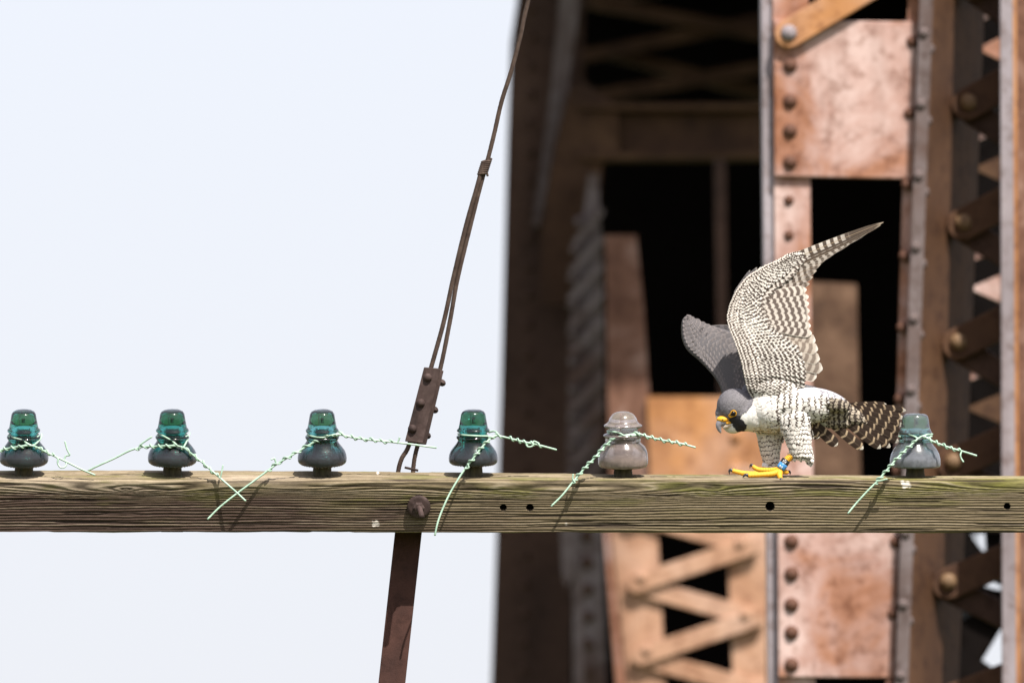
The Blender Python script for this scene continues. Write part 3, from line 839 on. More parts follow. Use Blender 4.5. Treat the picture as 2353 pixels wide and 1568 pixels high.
tie_wire(3, 'pale green tie wire whose long end droops over the arm, on the fourth insulator', cC,
    [(25, 1190, 98), (50, 1080, 96), (90, 970, 92), (150, 840, 88), (220, 720, 82), (280, 630, 78), (350, 540, 72), (420, 450, 66), (490, 378, 60), (525, 356, 56), (560, 352, 54), (640, 370, 54), (760, 400, 56), (880, 425, 58), (1050, 470, 60)],
    [(0.44, 0.70, 6), (0.73, 0.92, 5)],
    [[(222, 335, 14), (260, 345, 36), (360, 352, 46), (470, 355, 50), (520, 360, 54)], [(480, 322, 30), (525, 314, 40), (552, 335, 48), (530, 365, 54), (500, 378, 58)]],
    [[(790, 420, 58), (812, 445, 60), (850, 435, 60), (858, 398, 60), (905, 418, 60)], [(278, 630, 80), (310, 620, 82), (300, 585, 82)]],
    [(34, 92, 0), (35, 89, 0)])
tie_wire(4, 'pale green tie wire twisted round the clear glass insulator', cC,
    [(1005, 945, 92), (1100, 850, 86), (1180, 750, 82), (1240, 680, 78), (1300, 610, 74), (1370, 540, 70), (1430, 470, 66), (1500, 400, 62), (1560, 365, 58), (1640, 346, 56), (1740, 336, 54), (1800, 355, 54), (1900, 380, 54), (2000, 400, 55), (2100, 418, 56), (2220, 450, 58)],
    [(0.20, 0.52, 7), (0.62, 0.95, 7)],
    [[(1478, 312, 14), (1520, 318, 36), (1570, 325, 44), (1620, 352, 56)], [(1745, 322, 24), (1738, 340, 48), (1680, 352, 56), (1600, 350, 58)]],
    [[(1180, 752, 82), (1205, 745, 84), (1186, 715, 84), (1190, 675, 85)]],
    [(35, 101, 0)])
tie_wire(5, 'pale green tie wire on the aqua insulator beside the tail', cD,
    [(360, 1230, 98), (450, 1120, 94), (560, 1000, 90), (660, 900, 86), (720, 830, 82), (790, 750, 78), (850, 680, 76), (910, 620, 74), (970, 560, 70), (1040, 500, 64), (1080, 462, 60), (1130, 434, 58), (1170, 450, 58), (1230, 485, 60), (1330, 525, 62), (1430, 560, 64), (1530, 587, 66), (1685, 635, 70)],
    [(0.24, 0.60, 7), (0.66, 0.90, 5)],
    [[(888, 405, 14), (970, 410, 44), (1040, 435, 54), (1085, 462, 60)], [(1230, 414, 18), (1170, 420, 48), (1120, 442, 58)]],
    [[(650, 892, 86), (690, 893, 88), (765, 874, 90)], [(1530, 592, 66), (1518, 625, 68), (1525, 660, 68), (1550, 700, 70)]],
    [(38, 94, 0)])

# ================================================================== peregrine on the crossarm
# modelled in its own units: x right, y away from the camera, z up, 1 unit = 0.409 overview pixels
CK = 0.40926
def B(x, y, d=0.0):                     # x, y as read off the bird, d towards the camera
    return Q(1546.2 + x * CK, 478.5 + y * CK, d * CK)
_o = np.array(B(0, 0, 0)); _ex = np.array(B(1000, 0, 0)) - _o; _ey = np.array(B(0, 0, -1000)) - _o; _ez = np.array(B(0, -1000, 0)) - _o
BM = np.stack([_ex, _ey, _ez], axis=1) / 1000.0
def bw(a):                              # bird space (x, away, up) -> world
    a = np.asarray(a, float).reshape(-1, 3)
    return _o[None, :] + a @ BM.T
def b3(x, y, d=0.0): return np.array((x, -d, -y), float)
falcon = thing('falcon', Q(1780, 1095, 0), 'peregrine falcon crouching on the crossarm with both wings raised', 'falcon')
f0 = np.array(ORIG[falcon.name])

# ---- body: ellipsoids fused into one skin
def ell(bm, c, r, rot=0.0, seg=24):
    M = Matrix.Translation(Vector(c)) @ Matrix.Rotation(rot, 4, 'Y') @ Matrix.Diagonal((r[0], r[1], r[2], 1))
    bmesh.ops.create_uvsphere(bm, u_segments=seg, v_segments=seg * 2 // 3, radius=1.0, matrix=M)
bm = bmesh.new()
def E(x, y, d, rx, rd, rz, rot=0.0): ell(bm, (x, -d, -y), (rx, rd, rz), math.radians(rot))
E(345, 1110, 10, 102, 88, 103)           # skull
E(308, 1150, 6, 72, 58, 74)              # face
E(336, 1208, 6, 62, 46, 54)              # chin
E(395, 1150, 8, 86, 84, 100)             # cheek and nape
E(450, 1150, 4, 96, 92, 104)             # neck
E(545, 1128, 0, 140, 118, 130, 8)        # breast
E(640, 1100, 0, 160, 120, 122, 6)        # body
E(740, 1095, -4, 160, 108, 108, 10)
E(845, 1075, 4, 150, 78, 62, 16)         # rump, overhanging the under-tail
E(850, 1110, -30, 140, 60, 76, 18)
E(960, 1150, -62, 120, 42, 52, 22)       # tail base
E(880, 1170, -48, 110, 48, 58, 20)       # under-tail
E(560, 1010, 60, 130, 44, 70)            # shoulder under the near wing
E(470, 1030, -60, 90, 50, 70)            # far shoulder
for i in range(9):                       # near thigh
    f = i / 8
    E(672 + 46 * f, 1185 + 180 * f, 62 + 8 * f, 90 - 26 * f, 64 - 22 * f, 84 - 44 * f)
E(754, 1388, 68, 42, 26, 30, 50)
E(690, 1375, 68, 46, 30, 26)
for i in range(9):                       # far thigh
    f = i / 8
    E(538 + 10 * f, 1215 + 190 * f, -62 - 4 * f, 84 - 38 * f, 58 - 22 * f, 78 - 38 * f)
tmp = bpy.data.meshes.new('tmp'); bm.to_mesh(tmp); bm.free()
to = bpy.data.objects.new('tmp', tmp); COL.objects.link(to)
rm = to.modifiers.new('r', 'REMESH'); rm.mode = 'VOXEL'; rm.voxel_size = 5.0
sm = to.modifiers.new('s', 'SMOOTH'); sm.factor = 0.6; sm.iterations = 9
dg = bpy.context.evaluated_depsgraph_get()
bme = bpy.data.meshes.new_from_object(to.evaluated_get(dg))
bpy.data.objects.remove(to); bpy.data.meshes.remove(tmp)
nv = len(bme.vertices)
bv = np.empty(nv * 3); bme.vertices.foreach_get('co', bv); bv = bv.reshape(-1, 3)
bn = np.empty(nv * 3); bme.vertices.foreach_get('normal', bn); bn = bn.reshape(-1, 3)
bvh = BVHTree.FromPolygons([tuple(p) for p in bv], [tuple(p.vertices) for p in bme.polygons])
def inpoly(x, y, poly):
    poly = np.array(poly, float); c = np.zeros(len(x), bool); j = len(poly) - 1
    for i in range(len(poly)):
        xi, yi = poly[i]; xj, yj = poly[j]
        cond = ((yi > y) != (yj > y)) & (x < (xj - xi) * (y - yi) / (yj - yi + 1e-9) + xi)
        c ^= cond; j = i
    return c
CAP = [(150, 1172), (215, 1110), (240, 1030), (320, 980), (400, 960), (452, 1010), (452, 1075), (440, 1108), (420, 1130), (395, 1146), (379, 1160), (378, 1176), (396, 1193), (408, 1212), (404, 1238), (390, 1255), (366, 1254), (346, 1236), (332, 1214), (318, 1192), (300, 1172), (262, 1168), (245, 1162)]
MALAR = [(318, 1160), (378, 1160), (380, 1178), (398, 1196), (410, 1214), (404, 1240), (390, 1256), (366, 1255), (346, 1236), (328, 1206), (312, 1182)]
jx = bv[:, 0] + 9 * (vnoise(bv[:, 0] / 9 + 50, bv[:, 2] / 9 + 300, 5) - 0.5); jy = -bv[:, 2] + 9 * (vnoise(bv[:, 0] / 9 + 90, bv[:, 2] / 9 + 400, 6) - 0.5)
col = np.tile(np.array((0.74, 0.71, 0.665)), (nv, 1))
nzv = 0.8 + 0.4 * vnoise(bv[:, 0] / 5 + 40, bv[:, 2] / 5 + 300, 9)
headm = bv[:, 0] < 470
cap = inpoly(jx, jy, CAP) & headm
col[cap] = np.array((0.135, 0.128, 0.140)) * nzv[cap][:, None]
mal = inpoly(jx, jy, MALAR)
col[mal] = np.array((0.030, 0.028, 0.034)) * nzv[mal][:, None]
# slate back: the surface that faces up or away behind the neck
backm = (bv[:, 0] > 440) & (bn[:, 2] > 0.15) & (bv[:, 1] > -20 - 0 * bv[:, 0]) & (bv[:, 2] > -1130)
col[backm] = np.array((0.17, 0.165, 0.18)) * nzv[backm][:, None]
rump = (bv[:, 0] > 780) & (bn[:, 2] > 0.45) & ~backm
col[rump] = np.array((0.42, 0.40, 0.43)) * nzv[rump][:, None]
vent_shade = (bv[:, 0] > 850) & (bn[:, 2] < 0.2)  # undertail shade painted on skin that does not face up
col[vent_shade] = np.array((0.42, 0.37, 0.30)) * nzv[vent_shade][:, None]
me = bpy.data.meshes.new('body')
me.from_pydata((bw(bv) - f0).tolist(), [], [tuple(p.vertices) for p in bme.polygons])
ca = me.color_attributes.new('pigment', 'FLOAT_COLOR', 'POINT')
cc = np.ones((nv, 4), np.float32); cc[:, :3] = col; ca.data.foreach_set('color', cc.ravel())
me.polygons.foreach_set('use_smooth', [True] * len(me.polygons))
m, t, bs = material('plumage')
at = t.nodes.new('ShaderNodeAttribute'); at.attribute_name = 'pigment'
t.links.new(at.outputs['Color'], bs.inputs['Base Color'])
bs.inputs['Roughness'].default_value = 0.9; bs.inputs['Specular IOR Level'].default_value = 0.15
co = objcoord(t)
bump(t, bs, noise(t, 420, 4, 0.7, co), 0.5, 0.002)
M_PLUM = m
me.materials.append(M_PLUM)
body = bpy.data.objects.new('body', me); COL.objects.link(body); body.parent = falcon

# ---- feather materials: pattern follows each feather's own length and width
def feather_mat(name, light, dark, period, duty, chev, fringe=0.0, fringe_c=(0.7, 0.66, 0.6), inner=0.0, tip=0.0, tip_c=(0.75, 0.7, 0.62), trans=0.12, soft=0.10, shaft=None, tfade=None, warp=0.0):
    """bars across the feather; uv1 = (s, t), uv2 = (length along in bird units, random)"""
    m, t, bs = material(name)
    def uv(nm):
        n = t.nodes.new('ShaderNodeUVMap'); n.uv_map = nm
        sp = t.nodes.new('ShaderNodeSeparateXYZ'); t.links.new(n.outputs[0], sp.inputs[0]); return sp
    a, b = uv('uv1'), uv('uv2')
    s = math_n(t, 'SUBTRACT', math_n(t, 'MULTIPLY', a.outputs[0], 2.0), 1.0); tt = a.outputs[1]
    ln = math_n(t, 'MULTIPLY', b.outputs[0], 1000.0); rnd = b.outputs[1]
    sa = math_n(t, 'ABSOLUTE', s)
    ph = math_n(t, 'ADD', math_n(t, 'DIVIDE', ln, period), math_n(t, 'MULTIPLY', sa, -chev))
    ph = math_n(t, 'ADD', ph, math_n(t, 'MULTIPLY', rnd, 0.16))
    if warp:
        ph = math_n(t, 'ADD', ph, math_n(t, 'MULTIPLY', math_n(t, 'SUBTRACT', noise(t, 75, 3, 0.6, objcoord(t)), 0.5), warp))
    fr = math_n(t, 'FRACT', ph)
    tri = math_n(t, 'MULTIPLY', math_n(t, 'ABSOLUTE', math_n(t, 'SUBTRACT', fr, 0.5)), 2.0)     # 0 centre .. 1 edge
    mr = t.nodes.new('ShaderNodeMapRange'); mr.interpolation_type = 'SMOOTHSTEP'
    mr.inputs['From Min'].default_value = duty + soft; mr.inputs['From Max'].default_value = duty - soft
    t.links.new(tri, mr.inputs['Value'])
    barf = mr.outputs[0]                                  # 1 inside the dark bar
    if inner:                                             # outer vane all dark
        o = t.nodes.new('ShaderNodeMapRange'); o.inputs['From Min'].default_value = inner - 0.08; o.inputs['From Max'].default_value = inner + 0.08
        t.links.new(s, o.inputs['Value'])
        barf = math_n(t, 'MAXIMUM', barf, o.outputs[0])
    if tfade:                                             # solid dark towards the tip
        o = t.nodes.new('ShaderNodeMapRange'); o.inputs['From Min'].default_value = tfade[0]; o.inputs['From Max'].default_value = tfade[1]
        t.links.new(tt, o.inputs['Value'])
        barf = math_n(t, 'MAXIMUM', barf, o.outputs[0])
    nz = noise(t, 300, 4, 0.6, objcoord(t))
    vary = math_n(t, 'ADD', math_n(t, 'MULTIPLY', nz, 0.5), math_n(t, 'ADD', math_n(t, 'MULTIPLY', rnd, 0.25), 0.62))
    c = mixc(t, barf, light, dark)
    if fringe:
        e = t.nodes.new('ShaderNodeMapRange'); e.inputs['From Min'].default_value = 1 - fringe; e.inputs['From Max'].default_value = 1 - fringe * 0.4
        rr = math_n(t, 'MAXIMUM', sa, math_n(t, 'ADD', math_n(t, 'MULTIPLY', tt, 1.0), 0.0))
        t.links.new(rr, e.inputs['Value'])
        c = mixc(t, e.outputs[0], c, fringe_c)
    if tip:
        e = t.nodes.new('ShaderNodeMapRange'); e.inputs['From Min'].default_value = 1 - tip; e.inputs['From Max'].default_value = 1 - tip * 0.75
        t.links.new(tt, e.inputs['Value'])
        c = mixc(t, e.outputs[0], c, tip_c)
    if shaft:
        e = t.nodes.new('ShaderNodeMapRange'); e.inputs['From Min'].default_value = 0.07; e.inputs['From Max'].default_value = 0.03
        t.links.new(sa, e.inputs['Value'])
        c = mixc(t, e.outputs[0], c, shaft)
    cv_ = mixc(t, 1.0, c, vary, 'MULTIPLY')
    t.links.new(cv_, bs.inputs['Base Color'])
    bs.inputs['Roughness'].default_value = 0.75; bs.inputs['Specular IOR Level'].default_value = 0.25
    tr = t.nodes.new('ShaderNodeBsdfTranslucent'); t.links.new(cv_, tr.inputs['Color'])
    mx = t.nodes.new('ShaderNodeMixShader'); mx.inputs[0].default_value = trans
    t.links.new(bs.outputs[0], mx.inputs[1]); t.links.new(tr.outputs[0], mx.inputs[2])
    t.links.new(mx.outputs[0], t.nodes['Material Output'].inputs['Surface'])
    return m
WHITE = (0.68, 0.63, 0.57); BLK = (0.062, 0.045, 0.037); BRN = (0.085, 0.060, 0.046)
F_COVERT = feather_mat('underwing_covert', WHITE, BLK, 27, 0.54, 0.7, soft=0.14, warp=1.0)
F_COVS = feather_mat('small_covert', (0.68, 0.62, 0.56), (0.075, 0.054, 0.043), 21, 0.52, 0.6, soft=0.14, warp=1.0)
F_FLANK = feather_mat('flank_feather', (0.70, 0.665, 0.62), (0.085, 0.062, 0.052), 34, 0.27, 0.28, warp=1.3)
F_THIGH = feather_mat('thigh_feather', (0.70, 0.655, 0.60), (0.085, 0.062, 0.052), 23, 0.25, 0.3, warp=1.3)
F_VENT = feather_mat('undertail_feather', (0.36, 0.305, 0.235), (0.045, 0.033, 0.026), 29, 0.46, 0.2, warp=1.2)  # undertail shade is put into these darker colours
F_WHITE = feather_mat('white_feather', (0.72, 0.69, 0.65), (0.55, 0.5, 0.45), 70, 0.06, 0.0)
F_SEC = feather_mat('secondary', (0.56, 0.50, 0.44), (0.125, 0.095, 0.080), 38, 0.56, -0.3, 0.10, (0.60, 0.54, 0.47), 0.0, 0.05, (0.66, 0.6, 0.53), 0.28, 0.2, warp=0.5)
F_INNER = feather_mat('inner_secondary', (0.50, 0.43, 0.36), (0.24, 0.19, 0.155), 40, 0.55, -0.2, 0.10, (0.66, 0.6, 0.53), 0.0, 0.06, (0.68, 0.62, 0.55), 0.35, 0.2)
F_PRIM = feather_mat('primary', (0.62, 0.56, 0.50), (0.095, 0.068, 0.052), 44, 0.50, 0.1, 0.06, (0.36, 0.29, 0.22), 0.55, 0.0, trans=0.2, soft=0.12, shaft=(0.42, 0.31, 0.2), tfade=(0.66, 0.74))
F_TAIL = feather_mat('tail_feather', (0.50, 0.37, 0.24), (0.042, 0.026, 0.018), 54, 0.80, -0.22, 0.0, inner=0.0, tip=0.055, tip_c=(0.74, 0.68, 0.58), trans=0.15, soft=0.12, shaft=(0.12, 0.085, 0.06))
F_SLATE = feather_mat('slate_covert', (0.165, 0.146, 0.146), (0.125, 0.114, 0.118), 60, 0.5, 0.0, 0.14, (0.25, 0.215, 0.21), trans=0.05)
F_DARK = feather_mat('dark_flight', (0.11, 0.10, 0.105), (0.07, 0.064, 0.066), 50, 0.5, 0.0, 0.08, (0.22, 0.2, 0.19), trans=0.08)
F_RUMP = feather_mat('rump_feather', (0.50, 0.48, 0.51), (0.16, 0.15, 0.17), 26, 0.34, 0.4)

# ---- feather geometry
def leaf(nvv, nuu, shape):
    t = np.linspace(0, 1, nvv); s = np.linspace(-1, 1, nuu)
    if shape == 'round': w = np.clip(np.sqrt(np.clip(1 - ((t - 0.5) / 0.52) ** 2, 0, 1)) * 1.0, 0.12, 1)
    elif shape == 'covert': w = np.interp(t, [0, 0.15, 0.45, 0.75, 0.9, 1], [0.5, 0.8, 1, 0.92, 0.62, 0.12])
    elif shape == 'flight': w = np.interp(t, [0, 0.2, 0.6, 0.85, 0.94, 0.985, 1], [0.45, 0.8, 1, 0.98, 0.80, 0.45, 0.15])
    elif shape == 'prim': w = np.interp(t, [0, 0.15, 0.35, 0.7, 0.9, 0.97, 1], [0.7, 1.0, 1, 0.72, 0.42, 0.22, 0.06])
    T, S = np.meshgrid(t, s, indexing='ij'); Wd = np.repeat(w[:, None], nuu, 1)
    F = []
    for i in range(nvv - 1):
        for j in range(nuu - 1):
            a = i * nuu + j; F.append((a, a + 1, a + nuu + 1, a + nuu))
    return T, S, Wd, np.array(F)
LEAF = {'covert': leaf(6, 5, 'covert'), 'flight': leaf(14, 7, 'flight'), 'prim': leaf(18, 7, 'prim')}
class Plume:
    """collects feathers of one kind into one mesh"""
    def __init__(self): self.V = []; self.F = []; self.u1 = []; self.u2 = []; self.n = 0
    def add(self, base, d, nrm, Lg, Wd, kind='covert', lift=0.0, cup=0.12, bend=0.0, twist=0.0):
        base = np.asarray(base, float); d = np.asarray(d, float); d = d / np.linalg.norm(d)
        nrm = np.asarray(nrm, float); nrm = nrm - d * np.dot(nrm, d); nrm /= np.linalg.norm(nrm) + 1e-9
        side = np.cross(d, nrm)
        if twist:
            c, s_ = math.cos(twist), math.sin(twist); nrm, side = nrm * c + side * s_, side * c - nrm * s_
        T, S, W_, F = LEAF[kind]
        x = S * W_ * Wd / 2
        h = lift * T * Lg - cup * Wd * (S * W_) ** 2 * 0.5
        v = base[None, None, :] + d * (T * Lg)[..., None] + (side * x[..., None]) + nrm * h[..., None] + side * (bend * Lg * T ** 2)[..., None]
        self.V.append(v.reshape(-1, 3)); self.F.append(F + self.n); self.n += v.shape[0] * v.shape[1]
        self.u1.append(np.stack([(S + 1) / 2, T], -1).reshape(-1, 2))
        self.u2.append(np.stack([T * Lg / 1000.0, np.full(T.shape, random.random())], -1).reshape(-1, 2))
    def build(self, name, mat, parent, kind=None):
        V = np.concatenate(self.V); F = np.concatenate(self.F); u1 = np.concatenate(self.u1); u2 = np.concatenate(self.u2)
        me = bpy.data.meshes.new(name)
        me.from_pydata((bw(V) - f0).tolist(), [], F.tolist())
        li = np.empty(len(me.loops), int); me.loops.foreach_get('vertex_index', li)
        for nm, u in (('uv1', u1), ('uv2', u2)):
            l = me.uv_layers.new(name=nm); l.data.foreach_set('uv', u[li].astype(np.float32).ravel())
        me.polygons.foreach_set('use_smooth', [True] * len(me.polygons))
        me.materials.append(mat)
        o = bpy.data.objects.new(name, me); COL.objects.link(o); o.parent = parent
        if kind: o['kind'] = kind
        return o
def interp_curve(pts, n):
    c = np.array(catmull([np.array((*p, 0.0)) for p in pts], 12))[:, :2]
    s = np.concatenate([[0], np.cumsum(np.linalg.norm(np.diff(c, axis=0), axis=1))]); q = np.linspace(0, s[-1], n)
    return np.stack([np.interp(q, s, c[:, 0]), np.interp(q, s, c[:, 1])], 1)
def sheet(A, Bc, dfun, na, nb, thick, mat_pig_front, mat_pig_back):
    """solid lens-thick sheet between two outline curves (bird pixels)"""
    a = interp_curve(A, na); b = interp_curve(Bc, na)
    f = np.linspace(0, 1, nb)
    X = a[:, None, :] * (1 - f[None, :, None]) + b[:, None, :] * f[None, :, None]
    D = dfun(X[..., 0], X[..., 1], f[None, :])
    th = thick * np.sqrt(np.clip(f * (1 - f) * 4, 0, 1))[None, :] * (1.3 - f[None, :])
    Fv = np.stack([X[..., 0], -(D + th), -X[..., 1]], -1).reshape(-1, 3)
    Bv = np.stack([X[..., 0], -(D - th), -X[..., 1]], -1).reshape(-1, 3)
    V = np.concatenate([Fv, Bv]); N = na * nb; F = []
    for i in range(na - 1):
        for j in range(nb - 1):
            q = i * nb + j
            F.append((q, q + nb, q + nb + 1, q + 1)); F.append((N + q, N + q + 1, N + q + nb + 1, N + q + nb))
    for i in range(na - 1):
        for j in (0, nb - 1):
            q = i * nb + j; F.append((q, q + nb, N + q + nb, N + q) if j else (q, N + q, N + q + nb, q + nb))
    for j in range(nb - 1):
        for i in (0, na - 1):
            q = i * nb + j; F.append((q, q + 1, N + q + 1, N + q))
    C = np.ones((2 * N, 4), np.float32); C[:N, :3] = mat_pig_front; C[N:, :3] = mat_pig_back
    return V, F, C
def sheet_obj(name, data, parent):
    V, F, C = data
    me = bpy.data.meshes.new(name); me.from_pydata((bw(V) - f0).tolist(), [], F)
    ca = me.color_attributes.new('pigment', 'FLOAT_COLOR', 'POINT'); ca.data.foreach_set('color', C.ravel())
    bm = bmesh.new(); bm.from_mesh(me); bmesh.ops.recalc_face_normals(bm, faces=bm.faces); bm.to_mesh(me); bm.free()
    me.polygons.foreach_set('use_smooth', [True] * len(me.polygons)); me.materials.append(M_PLUM)
    o = bpy.data.objects.new(name, me); COL.objects.link(o); o.parent = parent
    return o

# ---- near (left) wing, underside towards the camera
WA = [(440, 1060), (412, 1005), (398, 940), (380, 860), (352, 770), (314, 670), (301, 605), (320, 525), (368, 437), (420, 380), (480, 341), (560, 305), (650, 264)]
WBc = [(690, 1060), (712, 1000), (716, 930), (708, 860), (680, 800), (615, 735), (535, 675), (484, 605), (478, 535), (495, 470), (545, 420), (625, 360), (720, 262)]
def wd(x, y, f=0.0):
    base = np.interp(y, [0, 300, 600, 800, 930, 1000, 1060], [30, 62, 92, 106, 104, 82, 44])
    return base - 0.10 * np.clip(x - 430, -200, 700) * np.interp(y, [0, 500, 1000], [0.6, 1.0, 0.8]) + 0.0 * f
wing = sheet_obj('near_wing', sheet(WA, WBc, wd, 60, 20, 6, (0.70, 0.66, 0.61), (0.13, 0.125, 0.135)), falcon)
wing['label'] = 'near wing raised straight up, pale barred underside'
a = interp_curve(WA, 200); b = interp_curve(WBc, 200)
def wing_pt(s, f):
    i = min(199, max(0, int(round(s * 199)))); p = a[i] * (1 - f) + b[i] * f; dd = b[i] - a[i]; return p, dd / np.linalg.norm(dd), np.linalg.norm(dd)
covL = Plume(); covS = Plume()
Ltot = np.sum(np.linalg.norm(np.diff(a, axis=0), axis=1))
NR = 12
for r in range(NR, -1, -1):
    f = r / NR
    fx = 0.015 + 0.985 * f ** 1.08
    big = f > 0.30
    Wd0 = 20 + 16 * f
    nrow = int(Ltot / (Wd0 * 0.72))
    for k in range(nrow + 1):
        s = (k + (0.5 if r % 2 else 0)) / nrow
        if s > 1: continue
        p, dd, ln = wing_pt(s, fx)
        p = p + np.array((random.uniform(-1.5, 1.5), random.uniform(-1.5, 1.5)))
        # feathers trail backwards and, low on the wing, down towards the body
        dr = dd + np.array((0.10, 0.30)) * np.interp(s, [0, 0.4, 0.75, 1], [0.2, 0.5, -0.2, -0.9])
        d3 = np.array((dr[0], 0.10, -dr[1]))
        step = ln / NR
        Lg = max(2.1 * step, 34) if big else max(1.9 * step, 26)
        Lg = min(Lg, 66); Wd = Wd0 * random.uniform(0.95, 1.08)
        base = b3(p[0] - dd[0] * Lg * 0.45, p[1] - dd[1] * Lg * 0.45, wd(p[0], p[1]) + 14 - 9 * f)
        if r == 0: base = base + np.array((dd[0] * Lg * 0.40, 0, -dd[1] * Lg * 0.40))
        (covL if big else covS).add(base, d3, (0, -1, 0.1), Lg, Wd, 'covert', lift=0.035, cup=0.07, twist=random.uniform(-0.08, 0.08))
gc = Plume()
ngc = 34
for k in range(ngc):
    s = 0.10 + 0.86 * k / (ngc - 1)
    p, dd, ln = wing_pt(s, 0.97)
    dr = dd + np.array((0.10, 0.30)) * np.interp(s, [0, 0.4, 0.75, 1], [0.0, 0.35, -0.2, -1.1])
    Lg = random.uniform(74, 96) * (0.8 if s < 0.3 else 1.0)
    gc.add(b3(p[0] - dd[0] * 26, p[1] - dd[1] * 26, wd(p[0], p[1]) + 1.5), (dr[0], 0.10, -dr[1]), (0, -1, 0.1), Lg, 40, 'covert', lift=0.01, cup=0.05, twist=random.uniform(-0.06, 0.06))
gc.build('greater_coverts', feather_mat('greater_covert', (0.60, 0.545, 0.49), (0.10, 0.075, 0.062), 31, 0.54, 0.5, soft=0.18, trans=0.2, warp=0.9), wing, 'stuff')
covL.build('underwing_coverts', F_COVERT, wing, 'stuff')
covS.build('small_coverts', F_COVS, wing, 'stuff')
def flight(name, mat, parent, p0, p1, Wd, d0, d1, kind='flight', bend=0.0, cup=0.05, twist=0.0, nrm=(0, -1, 0)):
    pl = Plume(); A3 = b3(p0[0], p0[1], d0); B3 = b3(p1[0], p1[1], d1); dv = B3 - A3
    pl.add(A3, dv, nrm, np.linalg.norm(dv), Wd, kind, 0.0, cup, bend, twist)
    return pl.build(name, mat, parent)
F_PRIM2 = feather_mat('inner_primary', (0.52, 0.46, 0.41), (0.12, 0.09, 0.072), 38, 0.50, 0.25, 0.08, (0.5, 0.43, 0.36), 0.0, trans=0.22, soft=0.16, shaft=(0.3, 0.22, 0.15), tfade=(0.80, 0.9), warp=0.5)
prim = [((470, 372), (1176, 68), 62), ((480, 384), (1160, 84), 70), ((488, 396), (1088, 128), 76), ((496, 408), (1002, 180), 80), ((502, 420), (918, 232), 82), ((508, 434), (860, 272), 82),
        ((512, 446), (826, 308), 80), ((514, 460), (802, 344), 78), ((516, 474), (782, 380), 76), ((518, 488), (764, 418), 74)]
for i, (p0, p1, w) in enumerate(prim):
    flight('primary_feather', F_PRIM if i < 2 else F_PRIM2, wing, p0, p1, w, wd(*p0) - 2 - 2.0 * i, wd(*p1) - 4 - 2.0 * i, 'prim', bend=0.014, twist=0.10)
sec_t = [(748, 452), (760, 492), (762, 530), (766, 570), (768, 612), (772, 656), (778, 698)]
for i, p1 in enumerate(sec_t):
    p0 = (468 + i * 12, 500 + i * 27)
    flight('secondary_feather', F_SEC, wing, p0, p1, 58, wd(*p0) - 8 + 1.0 * i, wd(*p1) - 8 + 1.0 * i, 'flight', bend=0.01, twist=-0.12)
in_t = [(798, 742), (812, 790), (822, 846), (838, 900), (804, 944)]
for i, p1 in enumerate(in_t):
    p0 = (585 + i * 16, 700 + i * 50)
    flight('inner_secondary_feather', F_INNER, wing, p0, p1, 70, wd(*p0) - 10 + 1.5 * i, wd(*p1) - 8 + 1.5 * i, 'flight', bend=0.0, twist=-0.12)
flight('alula_feather', F_DARK, wing, (352, 480), (478, 338), 44, 82, 66, 'prim', bend=-0.06)
flight('alula_feather', F_DARK, wing, (345, 500), (440, 352), 40, 80, 68, 'prim', bend=-0.06)

# ---- far (right) wing, upper side towards the camera
FA = [(300, 1090), (275, 1048), (262, 1003), (236, 955), (190, 900), (138, 848), (86, 804), (56, 756), (44, 692), (50, 626), (76, 600)]
FB = [(470, 1080), (440, 1000), (430, 940), (425, 890), (420, 840), (415, 790), (400, 740), (370, 700), (300, 678), (200, 652), (100, 607)]
def fd_(x, y, f=0.0):
    return -150 - 0.22 * np.clip(420 - x, 0, 400) + 30 * np.exp(-((x - 60) / 60) ** 2) - 60 * (np.asarray(f) ** 1.5)
fwing = sheet_obj('far_wing', sheet(FA, FB, fd_, 50, 22, 10, (0.12, 0.112, 0.118), (0.55, 0.52, 0.48)), falcon)
fwing['label'] = 'far wing showing its dark slate upper side behind the head'
a2_ = interp_curve(FA, 200); b2_ = interp_curve(FB, 200)
sl_ = Plume()
for r in range(11, -1, -1):
    f = 0.07 + 0.90 * r / 11.0
    nrow = int(26 - 8 * f)
    for k in range(nrow + 1):
        s = (k + (0.5 if r % 2 else 0)) / nrow
        if s > 1: continue
        i = int(s * 199); p = a2_[i] * (1 - f) + b2_[i] * f; dd = b2_[i] - a2_[i]; ln = np.linalg.norm(dd); dd = dd / (ln + 1e-6)
        dr = dd * 0.8 + np.array((0.55, 0.12))
        sc_ = min(1.0, ln / 200) * 0.5 + 0.5
        Lg = (34 + 26 * f) * sc_; Wd = (26 + 14 * f) * sc_
        if s > 0.93: Lg *= 0.6; Wd *= 0.7
        k0 = 0.3 if r > 1 else 0.0
        base = b3(p[0] - dr[0] * Lg * k0, p[1] - dr[1] * Lg * k0, float(fd_(p[0], p[1], f)) + 11 - 4 * f)
        if f > 0.86: continue
        sl_.add(base, (dr[0], 0.14, -dr[1]), (0, -1, 0.15), Lg, Wd, 'covert', lift=0.02, cup=0.05)
sl_.build('upperwing_coverts', F_SLATE, fwing, 'stuff')
for i in range(9):
    p0 = (150 + i * 34, 690 + i * 26); p1 = (330 + i * 34, 690 + i * 34)
    flight('flight_feather', F_DARK, fwing, p0, p1, 74, -215, -330 - 12 * i, 'flight')

